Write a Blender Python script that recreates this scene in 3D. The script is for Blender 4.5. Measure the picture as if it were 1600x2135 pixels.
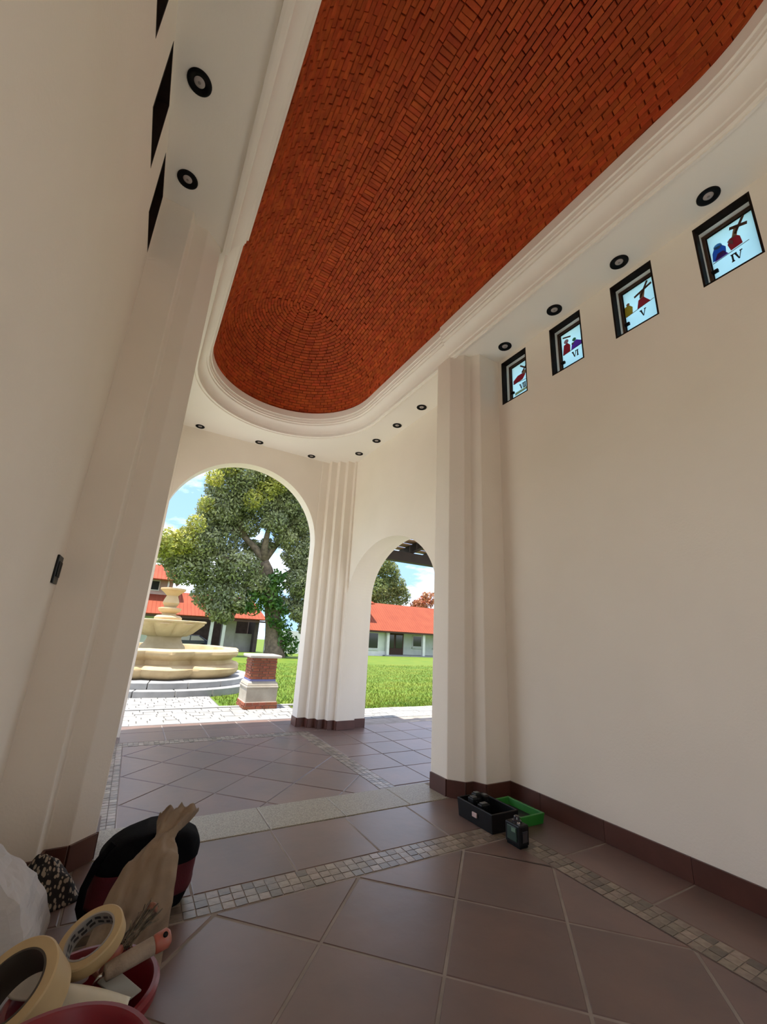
import bpy, bmesh, math, random
import numpy as np
from mathutils import Vector, Matrix, noise

random.seed(7)
rng = np.random.default_rng(7)
for o in list(bpy.data.objects):
    bpy.data.objects.remove(o, do_unlink=True)
SC = bpy.context.scene
COL = SC.collection
PI = math.pi

# ------------------------------------------------------------------ camera
def rodr(w):
    t = np.linalg.norm(w); k = np.array(w) / t
    K = np.array([[0, -k[2], k[1]], [k[2], 0, -k[0]], [-k[1], k[0], 0]])
    return np.eye(3) + math.sin(t) * K + (1 - math.cos(t)) * K @ K
RC = rodr([1.26254692, -0.296080842, 0.490139085])      # world axes in (right, down, forward)
FPX = 860.377
CAM_H = 1.1
cam_d = bpy.data.cameras.new('camera')
cam = bpy.data.objects.new('camera', cam_d); COL.objects.link(cam)
cam_d.sensor_fit = 'HORIZONTAL'; cam_d.sensor_width = 36.0
cam_d.lens = FPX / 1600 * 36.0
cam_d.clip_start = 0.02; cam_d.clip_end = 500
m = np.eye(4); m[:3, 0] = RC[0]; m[:3, 1] = -RC[1]; m[:3, 2] = -RC[2]; m[:3, 3] = (0, 0, CAM_H)
cam.matrix_world = Matrix(m.tolist())
SC.camera = cam

# ------------------------------------------------------------------ world, sun, exposure
W = bpy.data.worlds.new('sky'); SC.world = W; W.use_nodes = True
nt = W.node_tree; nt.nodes.clear()
def wn(t, **k):
    n = nt.nodes.new(t)
    for a, v in k.items(): setattr(n, a, v)
    return n
tc = wn('ShaderNodeTexCoord'); sx = wn('ShaderNodeSeparateXYZ')
nt.links.new(tc.outputs['Generated'], sx.inputs[0])
r1 = wn('ShaderNodeValToRGB')
r1.color_ramp.elements[0].position = 0.0; r1.color_ramp.elements[0].color = (0.19, 0.30, 0.46, 1)
r1.color_ramp.elements[1].position = 0.9; r1.color_ramp.elements[1].color = (0.08, 0.17, 0.46, 1)
nt.links.new(sx.outputs['Z'], r1.inputs[0])
mp = wn('ShaderNodeMapping'); mp.inputs['Scale'].default_value = (1, 1, 2.6); mp.inputs['Location'].default_value = (1.3, 6.2, 0.2)
nt.links.new(tc.outputs['Generated'], mp.inputs[0])
nz = wn('ShaderNodeTexNoise'); nz.inputs['Scale'].default_value = 2.6; nz.inputs['Detail'].default_value = 7; nz.inputs['Roughness'].default_value = 0.6
nt.links.new(mp.outputs[0], nz.inputs['Vector'])
r2 = wn('ShaderNodeValToRGB')
r2.color_ramp.elements[0].position = 0.42; r2.color_ramp.elements[1].position = 0.64
nt.links.new(nz.outputs['Fac'], r2.inputs[0])
mx = wn('ShaderNodeMix', data_type='RGBA')
mx.inputs['B'].default_value = (1.0, 1.0, 1.0, 1)
nt.links.new(r2.outputs[0], mx.inputs['Factor']); nt.links.new(r1.outputs[0], mx.inputs['A'])
bg = wn('ShaderNodeBackground'); bg.inputs['Strength'].default_value = 0.95
nt.links.new(mx.outputs['Result'], bg.inputs['Color'])
wo = wn('ShaderNodeOutputWorld'); nt.links.new(bg.outputs[0], wo.inputs[0])

SUN_EL = math.radians(78)
sdir = Vector((-0.94, -0.22, 0)).normalized() * math.cos(SUN_EL) + Vector((0, 0, math.sin(SUN_EL)))
sl = bpy.data.lights.new('sun', 'SUN'); sl.energy = 3.2; sl.angle = math.radians(0.6); sl.color = (1.0, 0.95, 0.86)
so = bpy.data.objects.new('sun', sl); COL.objects.link(so)
so.rotation_euler = sdir.to_track_quat('Z', 'Y').to_euler(); so.location = (0, 0, 30)

VS = SC.view_settings
VS.view_transform = 'Standard'; VS.look = 'None'; VS.gamma = 1.0; VS.use_curve_mapping = False
VS.exposure = 1.85
SC.cycles.max_bounces = 14; SC.cycles.diffuse_bounces = 9

# ------------------------------------------------------------------ materials
def S(r, g, b):
    f = lambda c: (c / 255 / 12.92) if c / 255 <= 0.04045 else ((c / 255 + 0.055) / 1.055) ** 2.4
    return (f(r), f(g), f(b))
MATS = {}
def mat(name, col, rough=0.6, col2=None, scale=8, detail=4, bump=0, bscale=None, metal=0, island=0.0, spec=0.5,
        lo=0.35, hi=0.65, emit=None, coat=0, trans=0):
    if name in MATS: return MATS[name]
    M = bpy.data.materials.new(name); M.use_nodes = True
    t = M.node_tree; b = t.nodes['Principled BSDF']
    b.inputs['Roughness'].default_value = rough; b.inputs['Metallic'].default_value = metal
    b.inputs['Specular IOR Level'].default_value = spec
    b.inputs['Coat Weight'].default_value = coat
    b.inputs['Base Color'].default_value = (*col, 1)
    tcn = t.nodes.new('ShaderNodeTexCoord')
    out = None
    if col2 is not None:
        n = t.nodes.new('ShaderNodeTexNoise'); n.inputs['Scale'].default_value = scale; n.inputs['Detail'].default_value = detail
        t.links.new(tcn.outputs['Object'], n.inputs['Vector'])
        rp = t.nodes.new('ShaderNodeValToRGB')
        rp.color_ramp.elements[0].position = lo; rp.color_ramp.elements[0].color = (*col, 1)
        rp.color_ramp.elements[1].position = hi; rp.color_ramp.elements[1].color = (*col2, 1)
        t.links.new(n.outputs['Fac'], rp.inputs[0]); out = rp.outputs[0]
    if island:
        g = t.nodes.new('ShaderNodeNewGeometry'); oi = t.nodes.new('ShaderNodeObjectInfo')
        a = t.nodes.new('ShaderNodeMath'); a.operation = 'ADD'
        t.links.new(g.outputs['Random Per Island'], a.inputs[0]); t.links.new(oi.outputs['Random'], a.inputs[1])
        fr = t.nodes.new('ShaderNodeMath'); fr.operation = 'FRACT'; t.links.new(a.outputs[0], fr.inputs[0])
        mr = t.nodes.new('ShaderNodeMapRange'); mr.inputs['To Min'].default_value = 1 - island; mr.inputs['To Max'].default_value = 1 + island
        t.links.new(fr.outputs[0], mr.inputs[0])
        hs = t.nodes.new('ShaderNodeHueSaturation')
        if out is not None: t.links.new(out, hs.inputs['Color'])
        else: hs.inputs['Color'].default_value = (*col, 1)
        t.links.new(mr.outputs[0], hs.inputs['Value']); out = hs.outputs[0]
        mr2 = t.nodes.new('ShaderNodeMapRange'); mr2.inputs['To Min'].default_value = 0.5 - island * 0.03; mr2.inputs['To Max'].default_value = 0.5 + island * 0.03
        m3 = t.nodes.new('ShaderNodeMath'); m3.operation = 'MULTIPLY'; m3.inputs[1].default_value = 7.31
        f3 = t.nodes.new('ShaderNodeMath'); f3.operation = 'FRACT'
        t.links.new(fr.outputs[0], m3.inputs[0]); t.links.new(m3.outputs[0], f3.inputs[0]); t.links.new(f3.outputs[0], mr2.inputs[0])
        t.links.new(mr2.outputs[0], hs.inputs['Hue'])
    if out is not None: t.links.new(out, b.inputs['Base Color'])
    if bump:
        n2 = t.nodes.new('ShaderNodeTexNoise'); n2.inputs['Scale'].default_value = bscale or scale * 4; n2.inputs['Detail'].default_value = 5
        t.links.new(tcn.outputs['Object'], n2.inputs['Vector'])
        bp = t.nodes.new('ShaderNodeBump'); bp.inputs['Strength'].default_value = bump; bp.inputs['Distance'].default_value = 0.01
        t.links.new(n2.outputs['Fac'], bp.inputs['Height']); t.links.new(bp.outputs[0], b.inputs['Normal'])
    if emit:
        b.inputs['Emission Color'].default_value = (*emit[0], 1); b.inputs['Emission Strength'].default_value = emit[1]
    if trans:
        tr = t.nodes.new('ShaderNodeBsdfTranslucent'); ms = t.nodes.new('ShaderNodeMixShader')
        ms.inputs[0].default_value = trans; tr.inputs['Color'].default_value = (*col, 1)
        if out is not None: t.links.new(out, tr.inputs['Color'])
        o = t.nodes['Material Output']
        t.links.new(b.outputs[0], ms.inputs[1]); t.links.new(tr.outputs[0], ms.inputs[2]); t.links.new(ms.outputs[0], o.inputs[0])
    MATS[name] = M
    return M

PLASTER = mat('cream_plaster', (0.83, 0.765, 0.675), 0.75, (0.80, 0.735, 0.645), 1.6, 3, bump=0.10, bscale=90, spec=0.3)
CEILP = mat('ceiling_plaster', (0.92, 0.89, 0.82), 0.7, (0.90, 0.87, 0.80), 1.3, 3, bump=0.06, bscale=70, spec=0.3)
MOULD = mat('moulding_plaster', (0.92, 0.88, 0.81), 0.55, (0.90, 0.86, 0.785), 5, 3, bump=0.05, bscale=60)
VBRICK = mat('vault_brick', (0.56, 0.105, 0.022), 0.68, (0.42, 0.070, 0.015), 14, 4, bump=0.25, bscale=120, island=0.15, spec=0.35)
VMORT = mat('vault_mortar', (0.085, 0.020, 0.008), 0.9, (0.12, 0.032, 0.012), 20, 3)
TILE = mat('floor_tile', (0.165, 0.100, 0.080), 0.36, (0.118, 0.080, 0.071), 3.2, 6, bump=0.10, bscale=14, island=0.12, spec=0.5, lo=0.3, hi=0.7)
GROUT = mat('floor_grout', (0.275, 0.235, 0.20), 0.85, (0.22, 0.185, 0.155), 9, 3)
MOSA = mat('mosaic_tile', (0.225, 0.180, 0.135), 0.35, (0.155, 0.118, 0.09), 30, 3, island=0.45, spec=0.55)
GRANITE = mat('granite', (0.33, 0.30, 0.235), 0.45, (0.20, 0.18, 0.14), 130, 3, bump=0.05, lo=0.4, hi=0.6)
BASE = mat('baseboard_tile', (0.095, 0.034, 0.024), 0.40, (0.072, 0.026, 0.018), 7, 4, island=0.12)
DWOOD = mat('dark_brown_wood', (0.010, 0.005, 0.003), 0.7, (0.016, 0.008, 0.005), 20, 3, spec=0.12)
MWOOD = mat('brown_wood', (0.045, 0.023, 0.014), 0.6, (0.065, 0.034, 0.020), 25, 3, spec=0.25)
BLACK = mat('black_metal', (0.003, 0.003, 0.0035), 0.55, spec=0.15)
BPLAST = mat('black_plastic', (0.004, 0.004, 0.0045), 0.42, (0.007, 0.007, 0.008), 30, 2, spec=0.25)
LENS = mat('lamp_lens', (0.42, 0.38, 0.36), 0.25)
CHROME = mat('bright_metal', (0.6, 0.6, 0.6), 0.25, metal=1)
PANE = mat('pale_blue_glass', (0.66, 0.86, 0.92), 0.25, (0.58, 0.78, 0.86), 3, 2, trans=0.85)
PANEP = mat('plain_window_glass', (0.40, 0.44, 0.44), 0.2, trans=0.6)
def glass(n, c): return mat('glass_' + n, tuple(0.06 + 0.62 * q for q in c), 0.35, trans=0.8)

# ------------------------------------------------------------------ mesh helpers
class MB:
    def __init__(s): s.v = []; s.f = []
    def add(s, vs, fs):
        n = len(s.v); s.v += [tuple(p) for p in vs]; s.f += [tuple(i + n for i in f) for f in fs]; return s
    def box(s, x0, x1, y0, y1, z0, z1):
        v = [(x0, y0, z0), (x1, y0, z0), (x1, y1, z0), (x0, y1, z0), (x0, y0, z1), (x1, y0, z1), (x1, y1, z1), (x0, y1, z1)]
        return s.add(v, [(0, 3, 2, 1), (4, 5, 6, 7), (0, 1, 5, 4), (1, 2, 6, 5), (2, 3, 7, 6), (3, 0, 4, 7)])
    def prism(s, poly, z0, z1):
        n = len(poly)
        v = [(x, y, z0) for x, y in poly] + [(x, y, z1) for x, y in poly]
        return s.add(v, [tuple(range(n - 1, -1, -1)), tuple(range(n, 2 * n))] + [(i, (i + 1) % n, n + (i + 1) % n, n + i) for i in range(n)])
    def slab(s, quad_pts, th):
        """thin slab from planar polygon (3d) extruded along its normal"""
        P = [Vector(p) for p in quad_pts]; nrm = (P[1] - P[0]).cross(P[2] - P[0]).normalized() * th
        n = len(P); v = [p for p in P] + [p + nrm for p in P]
        return s.add(v, [tuple(range(n - 1, -1, -1)), tuple(range(n, 2 * n))] + [(i, (i + 1) % n, n + (i + 1) % n, n + i) for i in range(n)])
    def lathe(s, prof, c=(0, 0, 0), n=32, fr=None, cap=True, M=None):
        v = []; k = len(prof)
        for i in range(n):
            a = 2 * PI * i / n
            for r, z in prof:
                rr = r * (fr(a, z) if fr else 1)
                p = Vector((rr * math.cos(a), rr * math.sin(a), z))
                if M is not None: p = M @ p
                v.append((p[0] + c[0], p[1] + c[1], p[2] + c[2]))
        f = []
        for i in range(n):
            j = (i + 1) % n
            for q in range(k - 1): f.append((i * k + q, j * k + q, j * k + q + 1, i * k + q + 1))
        if cap:
            f.append(tuple(i * k for i in range(n - 1, -1, -1))); f.append(tuple(i * k + k - 1 for i in range(n)))
        return s.add(v, f)
    def tube(s, pts, rad, n=8, cap=True, flat=None):
        P = [Vector(p) for p in pts]; k = len(P)
        if not hasattr(rad, '__len__'): rad = [rad] * k
        v = []; up = Vector((0, 0, 1)); prev = None
        for i, p in enumerate(P):
            d = (P[min(i + 1, k - 1)] - P[max(i - 1, 0)]).normalized()
            if prev is None:
                a = d.cross(up) if abs(d.z) < 0.95 else d.cross(Vector((1, 0, 0)))
            else: a = prev - d * prev.dot(d)
            a.normalize(); prev = a; b = d.cross(a).normalized()
            for j in range(n):
                t = 2 * PI * j / n; fl = flat[i] if flat else 1
                v.append(p + a * (rad[i] * math.cos(t)) + b * (rad[i] * fl * math.sin(t)))
        f = [(i * n + j, i * n + (j + 1) % n, (i + 1) * n + (j + 1) % n, (i + 1) * n + j) for i in range(k - 1) for j in range(n)]
        if cap: f += [tuple(range(n - 1, -1, -1)), tuple((k - 1) * n + j for j in range(n))]
        return s.add(v, f)
    def mesh(s, name, material, smooth=False):
        me = bpy.data.meshes.new(name); me.from_pydata(s.v, [], s.f); me.update()
        bm = bmesh.new(); bm.from_mesh(me); bmesh.ops.recalc_face_normals(bm, faces=bm.faces); bm.to_mesh(me); bm.free()
        if material: me.materials.append(material)
        if smooth:
            for p in me.polygons: p.use_smooth = True
        return me
    def build(s, name, material, parent=None, smooth=False, bevel=0, auto=None):
        o = bpy.data.objects.new(name, s.mesh(name, material, smooth or auto is not None)); COL.objects.link(o)
        if parent: setp(o, parent)
        if bevel:
            b = o.modifiers.new('bevel', 'BEVEL'); b.width = bevel; b.segments = 2; b.limit_method = 'ANGLE'
        if auto is not None:
            o.data.set_sharp_from_angle(angle=math.radians(auto))
        return o
def setp(o, p):
    o.parent = p
    # every parent root carries only a translation; children are authored in world space
    o.matrix_parent_inverse = Matrix.Translation(p['_o'] if '_o' in p else (0, 0, 0)).inverted()
def thing(name, loc, label, cat, group=None):
    o = bpy.data.objects.new(name, None); COL.objects.link(o); o.location = loc; o['_o'] = tuple(float(q) for q in loc)
    o.empty_display_size = 0.05
    return tag(o, label, cat, group)
def tag(o, label=None, cat=None, group=None, kind=None):
    if label: o['label'] = label
    if cat: o['category'] = cat
    if group: o['group'] = group
    if kind: o['kind'] = kind
    return o
def struct(o, label=None): return tag(o, label, kind='structure')
def copyo(src, parent=None, name=None):
    c = src.copy(); COL.objects.link(c)
    if parent: c.parent = parent
    return c
def inst(name, me, parent, M):
    o = bpy.data.objects.new(name, me); COL.objects.link(o)
    o.parent = parent; o.matrix_world = M
    if '_o' in parent: o.matrix_parent_inverse = Matrix.Translation(parent['_o']).inverted()
    return o

CE = 3.762; XL, XR = -0.35, 2.65; XC = 1.15; ZP = -0.16
YN0, YN1 = 2.53, 3.115          # pier zone between nave and porch
YF = 5.95; YR = -1.10; TOP = 4.25

# ------------------------------------------------------------------ walls
def grid_wall(mb, ax, p0, p1, u0, u1, z0, z1, holes):
    us = sorted(set([u0, u1] + [h[0] for h in holes] + [h[1] for h in holes]))
    zs = sorted(set([z0, z1] + [h[2] for h in holes] + [h[3] for h in holes]))
    P = lambda u, p, z: (p, u, z) if ax == 0 else (u, p, z)
    solid = lambda i, j: 0 <= i < len(us) - 1 and 0 <= j < len(zs) - 1 and not any(
        h[0] <= (us[i] + us[i + 1]) / 2 <= h[1] and h[2] <= (zs[j] + zs[j + 1]) / 2 <= h[3] for h in holes)
    def q(a, b, c, d): mb.add([a, b, c, d], [(0, 1, 2, 3)])
    for i in range(len(us) - 1):
        for j in range(len(zs) - 1):
            if not solid(i, j): continue
            a, b, c, d = us[i], us[i + 1], zs[j], zs[j + 1]
            for p in (p0, p1): q(P(a, p, c), P(b, p, c), P(b, p, d), P(a, p, d))
            if not solid(i - 1, j): q(P(a, p0, c), P(a, p1, c), P(a, p1, d), P(a, p0, d))
            if not solid(i + 1, j): q(P(b, p0, c), P(b, p1, c), P(b, p1, d), P(b, p0, d))
            if not solid(i, j - 1): q(P(a, p0, c), P(b, p0, c), P(b, p1, c), P(a, p1, c))
            if not solid(i, j + 1): q(P(a, p0, d), P(b, p0, d), P(b, p1, d), P(a, p1, d))
def arch_wall(mb, ax, p0, p1, u0, u1, z0, z1, uc, a, b, zs, n=48):
    P = lambda u, p, z: (p, u, z) if ax == 0 else (u, p, z)
    def q(*v): mb.add(v, [tuple(range(len(v)))])
    cols = [(u0, uc - a, z0, z0), (uc + a, u1, z0, z0)]
    th = [PI - PI * i / n for i in range(n + 1)]
    cu = [(uc + a * math.cos(t), zs + b * math.sin(t)) for t in th]
    cols += [(cu[i][0], cu[i + 1][0], cu[i][1], cu[i + 1][1]) for i in range(n)]
    for (ua, ub, za, zb) in cols:
        for p in (p0, p1): q(P(ua, p, za), P(ub, p, zb), P(ub, p, z1), P(ua, p, z1))
        q(P(ua, p0, z1), P(ub, p0, z1), P(ub, p1, z1), P(ua, p1, z1))
        q(P(ua, p0, za), P(ub, p0, zb), P(ub, p1, zb), P(ua, p1, za))
    for u in (uc - a, uc + a): q(P(u, p0, z0), P(u, p1, z0), P(u, p1, zs), P(u, p0, zs))
    for u in (u0, u1): q(P(u, p0, z0), P(u, p1, z0), P(u, p1, z1), P(u, p0, z1))
WINY = [(2.182, 2.484), (1.627, 1.923), (1.076, 1.374), (0.520, 0.818), (-0.035, 0.263)]
WZ0, WZ1 = 3.260, 3.722
WT = 0.22
SIDE = [(-1.02, 0.12, -0.17, 2.45)]        # unseen side doorways behind the viewer, invented to let daylight in
mb = MB(); grid_wall(mb, 0, XR, XR + WT, YR, 2.84, -0.17, TOP, SIDE + [(a, b, WZ0, WZ1) for a, b in WINY])
wall_right = struct(mb.build('wall_right', PLASTER), 'long cream plastered nave wall with a row of small painted windows under the ceiling')
mb = MB(); grid_wall(mb, 0, XL - WT, XL, YR, 2.84, -0.17, TOP, SIDE + [(a, b, WZ0, WZ1) for a, b in WINY])
wall_left = struct(mb.build('wall_left', PLASTER), 'cream plastered nave wall close to the camera with a light switch')
mb = MB(); arch_wall(mb, 1, YF, YF + 0.20, XL - WT, XR + WT, ZP - 0.01, TOP, 1.125, 1.06, 1.05, 2.37, 64)
struct(mb.build('wall_far', PLASTER, auto=25), 'cream porch end wall pierced by the tall round arch towards the fountain')
mb = MB(); arch_wall(mb, 0, XR, XR + 0.25, 2.84, YF + 0.1, ZP - 0.01, TOP, 4.54, 1.07, 0.765, 1.56, 56)
arch_wall(mb, 0, XR + 0.25, XR + 0.45, 2.84, YF + 0.2, ZP - 0.01, TOP, 4.54, 1.15, 0.80, 1.60, 56)
struct(mb.build('wall_porch_right', PLASTER, auto=25), 'cream porch side wall with the lower arch opening on the lawn')
mb = MB(); arch_wall(mb, 0, XL - 0.25, XL, 2.84, YF + 0.1, ZP - 0.01, TOP, 4.52, 1.15, 0.90, 1.80, 40)  # arch out of view, made wider than its twin to admit more daylight
struct(mb.build('wall_porch_left', PLASTER, auto=25), 'cream porch side wall hidden behind the stepped pier on the left')
mb = MB(); grid_wall(mb, 1, YR - 0.2, YR, XL - WT, XR + WT, -0.17, TOP, [])
struct(mb.build('wall_rear', PLASTER, auto=25), 'plain cream end wall behind the viewer')

# piers
def mir(poly): return [(2 * XC - x, y) for x, y in poly]
PR = [(2.205, 2.725), (2.295, 2.625), (2.365, 2.62), (2.41, 2.53), (2.66, 2.53), (2.66, 3.115), (2.41, 3.115), (2.365, 3.025), (2.295, 3.02), (2.205, 2.92)]
PL = [(0.04, 2.713), (-0.06, 2.614), (-0.15, 2.612), (-0.165, 2.52), (-0.36, 2.52), (-0.36, 3.115), (-0.165, 3.115), (-0.15, 3.03), (-0.06, 3.03), (0.04, 2.92)]
PC = [(2.185, 6.05), (2.185, 5.945), (2.305, 5.945), (2.305, 5.85), (2.41, 5.85), (2.41, 5.755), (2.515, 5.755), (2.515, 5.665), (2.62, 5.665), (2.62, 5.60),
      (2.88, 5.60), (3.02, 5.72), (3.02, 6.05)]
PCL = mir(PC)
trim_1 = struct(MB().prism(PR, ZP - 0.01, CE + 0.01).build('trim_1', PLASTER, bevel=0.006), 'stepped cream pier beside the toolbox')
trim_2 = struct(MB().prism(PL, ZP - 0.01, CE + 0.01).build('trim_2', PLASTER, bevel=0.006), 'tall stepped cream pier behind the backpack and rag')
PCtop = [(2.185, 6.05), (2.185, 5.945), (2.305, 5.945), (2.305, 5.85), (2.41, 5.85), (2.41, 5.755), (2.515, 5.755), (2.515, 5.665), (2.62, 5.665), (2.62, 5.60), (2.70, 5.60), (2.70, 6.05)]
def cpier(name, fl, label):
    mbq = MB(); g = (lambda p: mir(p)) if fl else (lambda p: p)
    mbq.prism(g([(2.19, 6.05)] + PC[1:10] + [(2.66, 5.60), (2.66, 6.05)]), ZP - 0.01, CE + 0.01)
    o = mbq.build(name, PLASTER, bevel=0.005); struct(o, label)
    return o
trim_3 = cpier('trim_3', False, 'fluted cream corner pier standing between the two porch arches')
trim_8 = cpier('trim_8', True, 'fluted cream corner pier hidden at the other porch corner')

# ------------------------------------------------------------------ ceiling, moulding, vault
R_IN = 0.96; YA, YB = 0.545, 4.29; ZSP = 4.06
def stadium(off, n=28, y0=YA, y1=YB):
    r = R_IN + off
    p = [(XC + r * math.cos(a), y1 + r * math.sin(a)) for a in [PI * i / n for i in range(n + 1)]]
    p += [(XC + r * math.cos(a), y0 + r * math.sin(a)) for a in [PI + PI * i / n for i in range(n + 1)]]
    return p
bm = bmesh.new()
def loop(pts):
    vs = [bm.verts.new((x, y, CE)) for x, y in pts]
    return [bm.edges.new((vs[i], vs[(i + 1) % len(vs)])) for i in range(len(vs))]
es = loop([(XL - 0.02, YR - 0.02), (XR + 0.02, YR - 0.02), (XR + 0.02, YF + 0.02), (XL - 0.02, YF + 0.02)]) + loop(stadium(0.112))
bmesh.ops.triangle_fill(bm, use_beauty=True, use_dissolve=False, edges=es)
me = bpy.data.meshes.new('ceiling'); bm.to_mesh(me); bm.free(); me.materials.append(CEILP)
ceiling = bpy.data.objects.new('ceiling', me); COL.objects.link(ceiling)
struct(ceiling, 'flat white plaster ceiling around the oval brick vault')
sol = ceiling.modifiers.new('solid', 'SOLIDIFY'); sol.thickness = 0.12; sol.offset = 1.0
# make sure the slab grows upwards
if me.polygons[0].normal.z < 0: sol.offset = -1.0

PROF = [(0.160, CE + 0.004), (0.160, CE - 0.018), (0.142, CE - 0.020), (0.142, CE - 0.003), (0.122, CE - 0.003), (0.122, CE + 0.030), (0.112, CE + 0.034), (0.106, CE + 0.060),
        (0.090, CE + 0.094), (0.066, CE + 0.120), (0.044, CE + 0.132), (0.044, CE + 0.152), (0.024, CE + 0.156), (0.024, CE + 0.176), (0.016, CE + 0.180), (0.012, CE + 0.214), (0.0, CE + 0.218), (0.0, CE + 0.305), (0.13, CE + 0.305)]
def sweep(name, path, off, dz, label):
    mbq = MB(); k = len(PROF); n = len(path)
    for (x, y, nx, ny) in path:
        for d, z in PROF: mbq.v.append((x + nx * (d + off), y + ny * (d + off), z + dz))
    for i in range(n - 1):
        for j in range(k - 1): mbq.f.append((i * k + j, (i + 1) * k + j, (i + 1) * k + j + 1, i * k + j + 1))
    mbq.f.append(tuple(range(k))); mbq.f.append(tuple((n - 1) * k + j for j in range(k)))
    return struct(mbq.build(name, MOULD, auto=22), label)
YJ = 2.74
def half(y1, sgn, n=40):
    p = [(XC + R_IN, YJ, 1, 0)]
    for i in range(n + 1):
        a = sgn * PI * i / n
        p.append((XC + R_IN * math.cos(a), y1 + R_IN * math.sin(a), math.cos(a), math.sin(a)))
    p.append((XC - R_IN, YJ, -1, 0)); return p
sweep('trim_4', half(YA, -1), -0.026, -0.004, 'cream cornice moulding round the near part of the brick vault')
sweep('trim_5', half(YB, 1), -0.002, 0.004, 'cream cornice moulding curving round the far end of the brick vault')

RV = 0.985
# vault shell (mortar bed)
mb = MB(); ns = 40; RS = RV + 0.045
def ring(y, half_ang=None): pass
secs = []
nd = 14
for i in range(nd + 1):            # near quarter sphere, barrel, far quarter sphere as sections of great half circles
    secs.append(('n', -PI / 2 + PI / 2 * i / nd))
for i in range(nd + 1):
    secs.append(('f', PI / 2 * i / nd))
for (w, al) in secs:
    yc = YA if w == 'n' else YB
    r = RS * math.cos(al); y = yc + RS * math.sin(al)
    for j in range(ns + 1):
        t = PI * j / ns
        mb.v.append((XC + max(r, 1e-3) * math.cos(t), y, ZSP + max(r, 1e-3) * math.sin(t)))
for i in range(len(secs) - 1):
    for j in range(ns): mb.f.append((i * (ns + 1) + j, i * (ns + 1) + j + 1, (i + 1) * (ns + 1) + j + 1, (i + 1) * (ns + 1) + j))
vault = mb.build('vault', VMORT, ceiling, smooth=True)
vault['label'] = 'oval barrel vault of small reddish orange bricks'
vs = vault.modifiers.new('solid', 'SOLIDIFY'); vs.thickness = 0.08; vs.offset = 1.0

def brick_mesh(name, L, Wd, H, bev):
    bmq = bmesh.new(); bmesh.ops.create_cube(bmq, size=1.0)
    for v in bmq.verts: v.co = Vector((v.co.x * L, v.co.y * Wd, v.co.z * H))
    bmesh.ops.bevel(bmq, geom=[e for e in bmq.edges if all(v.co.z < 0 for v in e.verts)], offset=bev, segments=1, affect='EDGES')
    q = bpy.data.meshes.new(name); bmq.to_mesh(q); bmq.free(); return q
BL, BW, BH = 0.106, 0.0345, 0.04
bme = brick_mesh('brick', BL, BW, BH, 0.003); bme.materials.append(VBRICK)
bricks = []     # (matrix)
def brick_at(P, along, nin, scale=1.0, tw=1.0):
    """P on the surface, along = long axis, nin = inward normal; local -z faces the room"""
    z = (-nin).normalized(); x = along.normalized(); y = z.cross(x).normalized(); x = y.cross(z)
    R = Matrix((x, y, z)).transposed()
    R = R @ Matrix.Rotation(random.gauss(0, 0.040 * tw), 3, 'Y') @ Matrix.Rotation(random.gauss(0, 0.07 * tw), 3, 'X') @ Matrix.Rotation(random.gauss(0, 0.012 * tw), 3, 'Z')
    M = R.to_4x4(); M.translation = P + z * (random.uniform(0.012, 0.020))
    bricks.append(M @ Matrix.Diagonal((scale, 1, 1, 1)))
nc = 38
course = (PI / 2 * RV - 0.0550) / nc
for side in (1, -1):
    for c in range(nc):
        a = (c + 0.5) * course / RV
        nin = Vector((-side * math.cos(a), 0, -math.sin(a)))
        P0 = Vector((XC, 0, ZSP)) - nin * RV
        pit = BL + 0.0045
        y = YA + 0.03 - pit * (0.5 if c % 2 else 0.0) + random.uniform(-0.012, 0.012)
        while y < YB + 0.02:
            brick_at(P0 + Vector((0, y + random.uniform(-0.003, 0.003), 0)), Vector((0, 1, 0)), nin)
            y += pit
    # bottom filler course row on the short upright part
for yc, s in ((YB, 1), (YA, -1)):
    for c in range(nc + 1):
        a = (c + 0.5) * course / RV
        rr = RV * math.cos(a)
        nb = max(2, int(PI * rr / (BL + 0.0045)))
        ed = [0.0] + [i + (0.5 if c % 2 else 1.0) + random.uniform(-0.08, 0.08) for i in range(nb if c % 2 else nb - 1)] + [float(nb)]
        for e0, e1 in zip(ed[:-1], ed[1:]):
            th = PI * (e0 + e1) / 2 / nb
            d = Vector((math.cos(th), s * math.sin(th), 0))
            nin = -(d * math.cos(a) + Vector((0, 0, math.sin(a))))
            brick_at(Vector((XC, yc, ZSP)) - nin * RV, Vector((-math.sin(th), s * math.cos(th), 0)), nin, scale=min(1.25, (PI * rr / nb * (e1 - e0) - 0.0045) / BL), tw=0.6)
y = YA
while y < YB:
    brick_at(Vector((XC, y, ZSP + RV)), Vector((1, 0, 0)), Vector((0, 0, -1))); y += course
def project(p):
    q = RC @ (np.array(p) - np.array([0, 0, CAM_H])); 
    return (800 + FPX * q[0] / q[2], 1067.5 + FPX * q[1] / q[2], q[2])
scored = []
for i, M in enumerate(bricks):
    u, v, d = project(M.translation)
    vis = d > 0.1 and 440 < u < 1600 and 0 < v < 880
    nrm = (M.to_3x3() @ Vector((0, 0, -1))).normalized()
    tocam = (Vector((0, 0, CAM_H)) - M.translation)
    sc = (nrm.dot(tocam.normalized())) / tocam.length_squared / max(d / tocam.length, 0.2) ** 3 if vis else -1
    # hidden behind the moulding lip
    scored.append((sc, i))
scored.sort(reverse=True)
big = set(i for s, i in scored[:300])
co = np.array([v.co[:] for v in bme.vertices]); fl = [tuple(p.vertices) for p in bme.polygons]
mb = MB()
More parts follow.
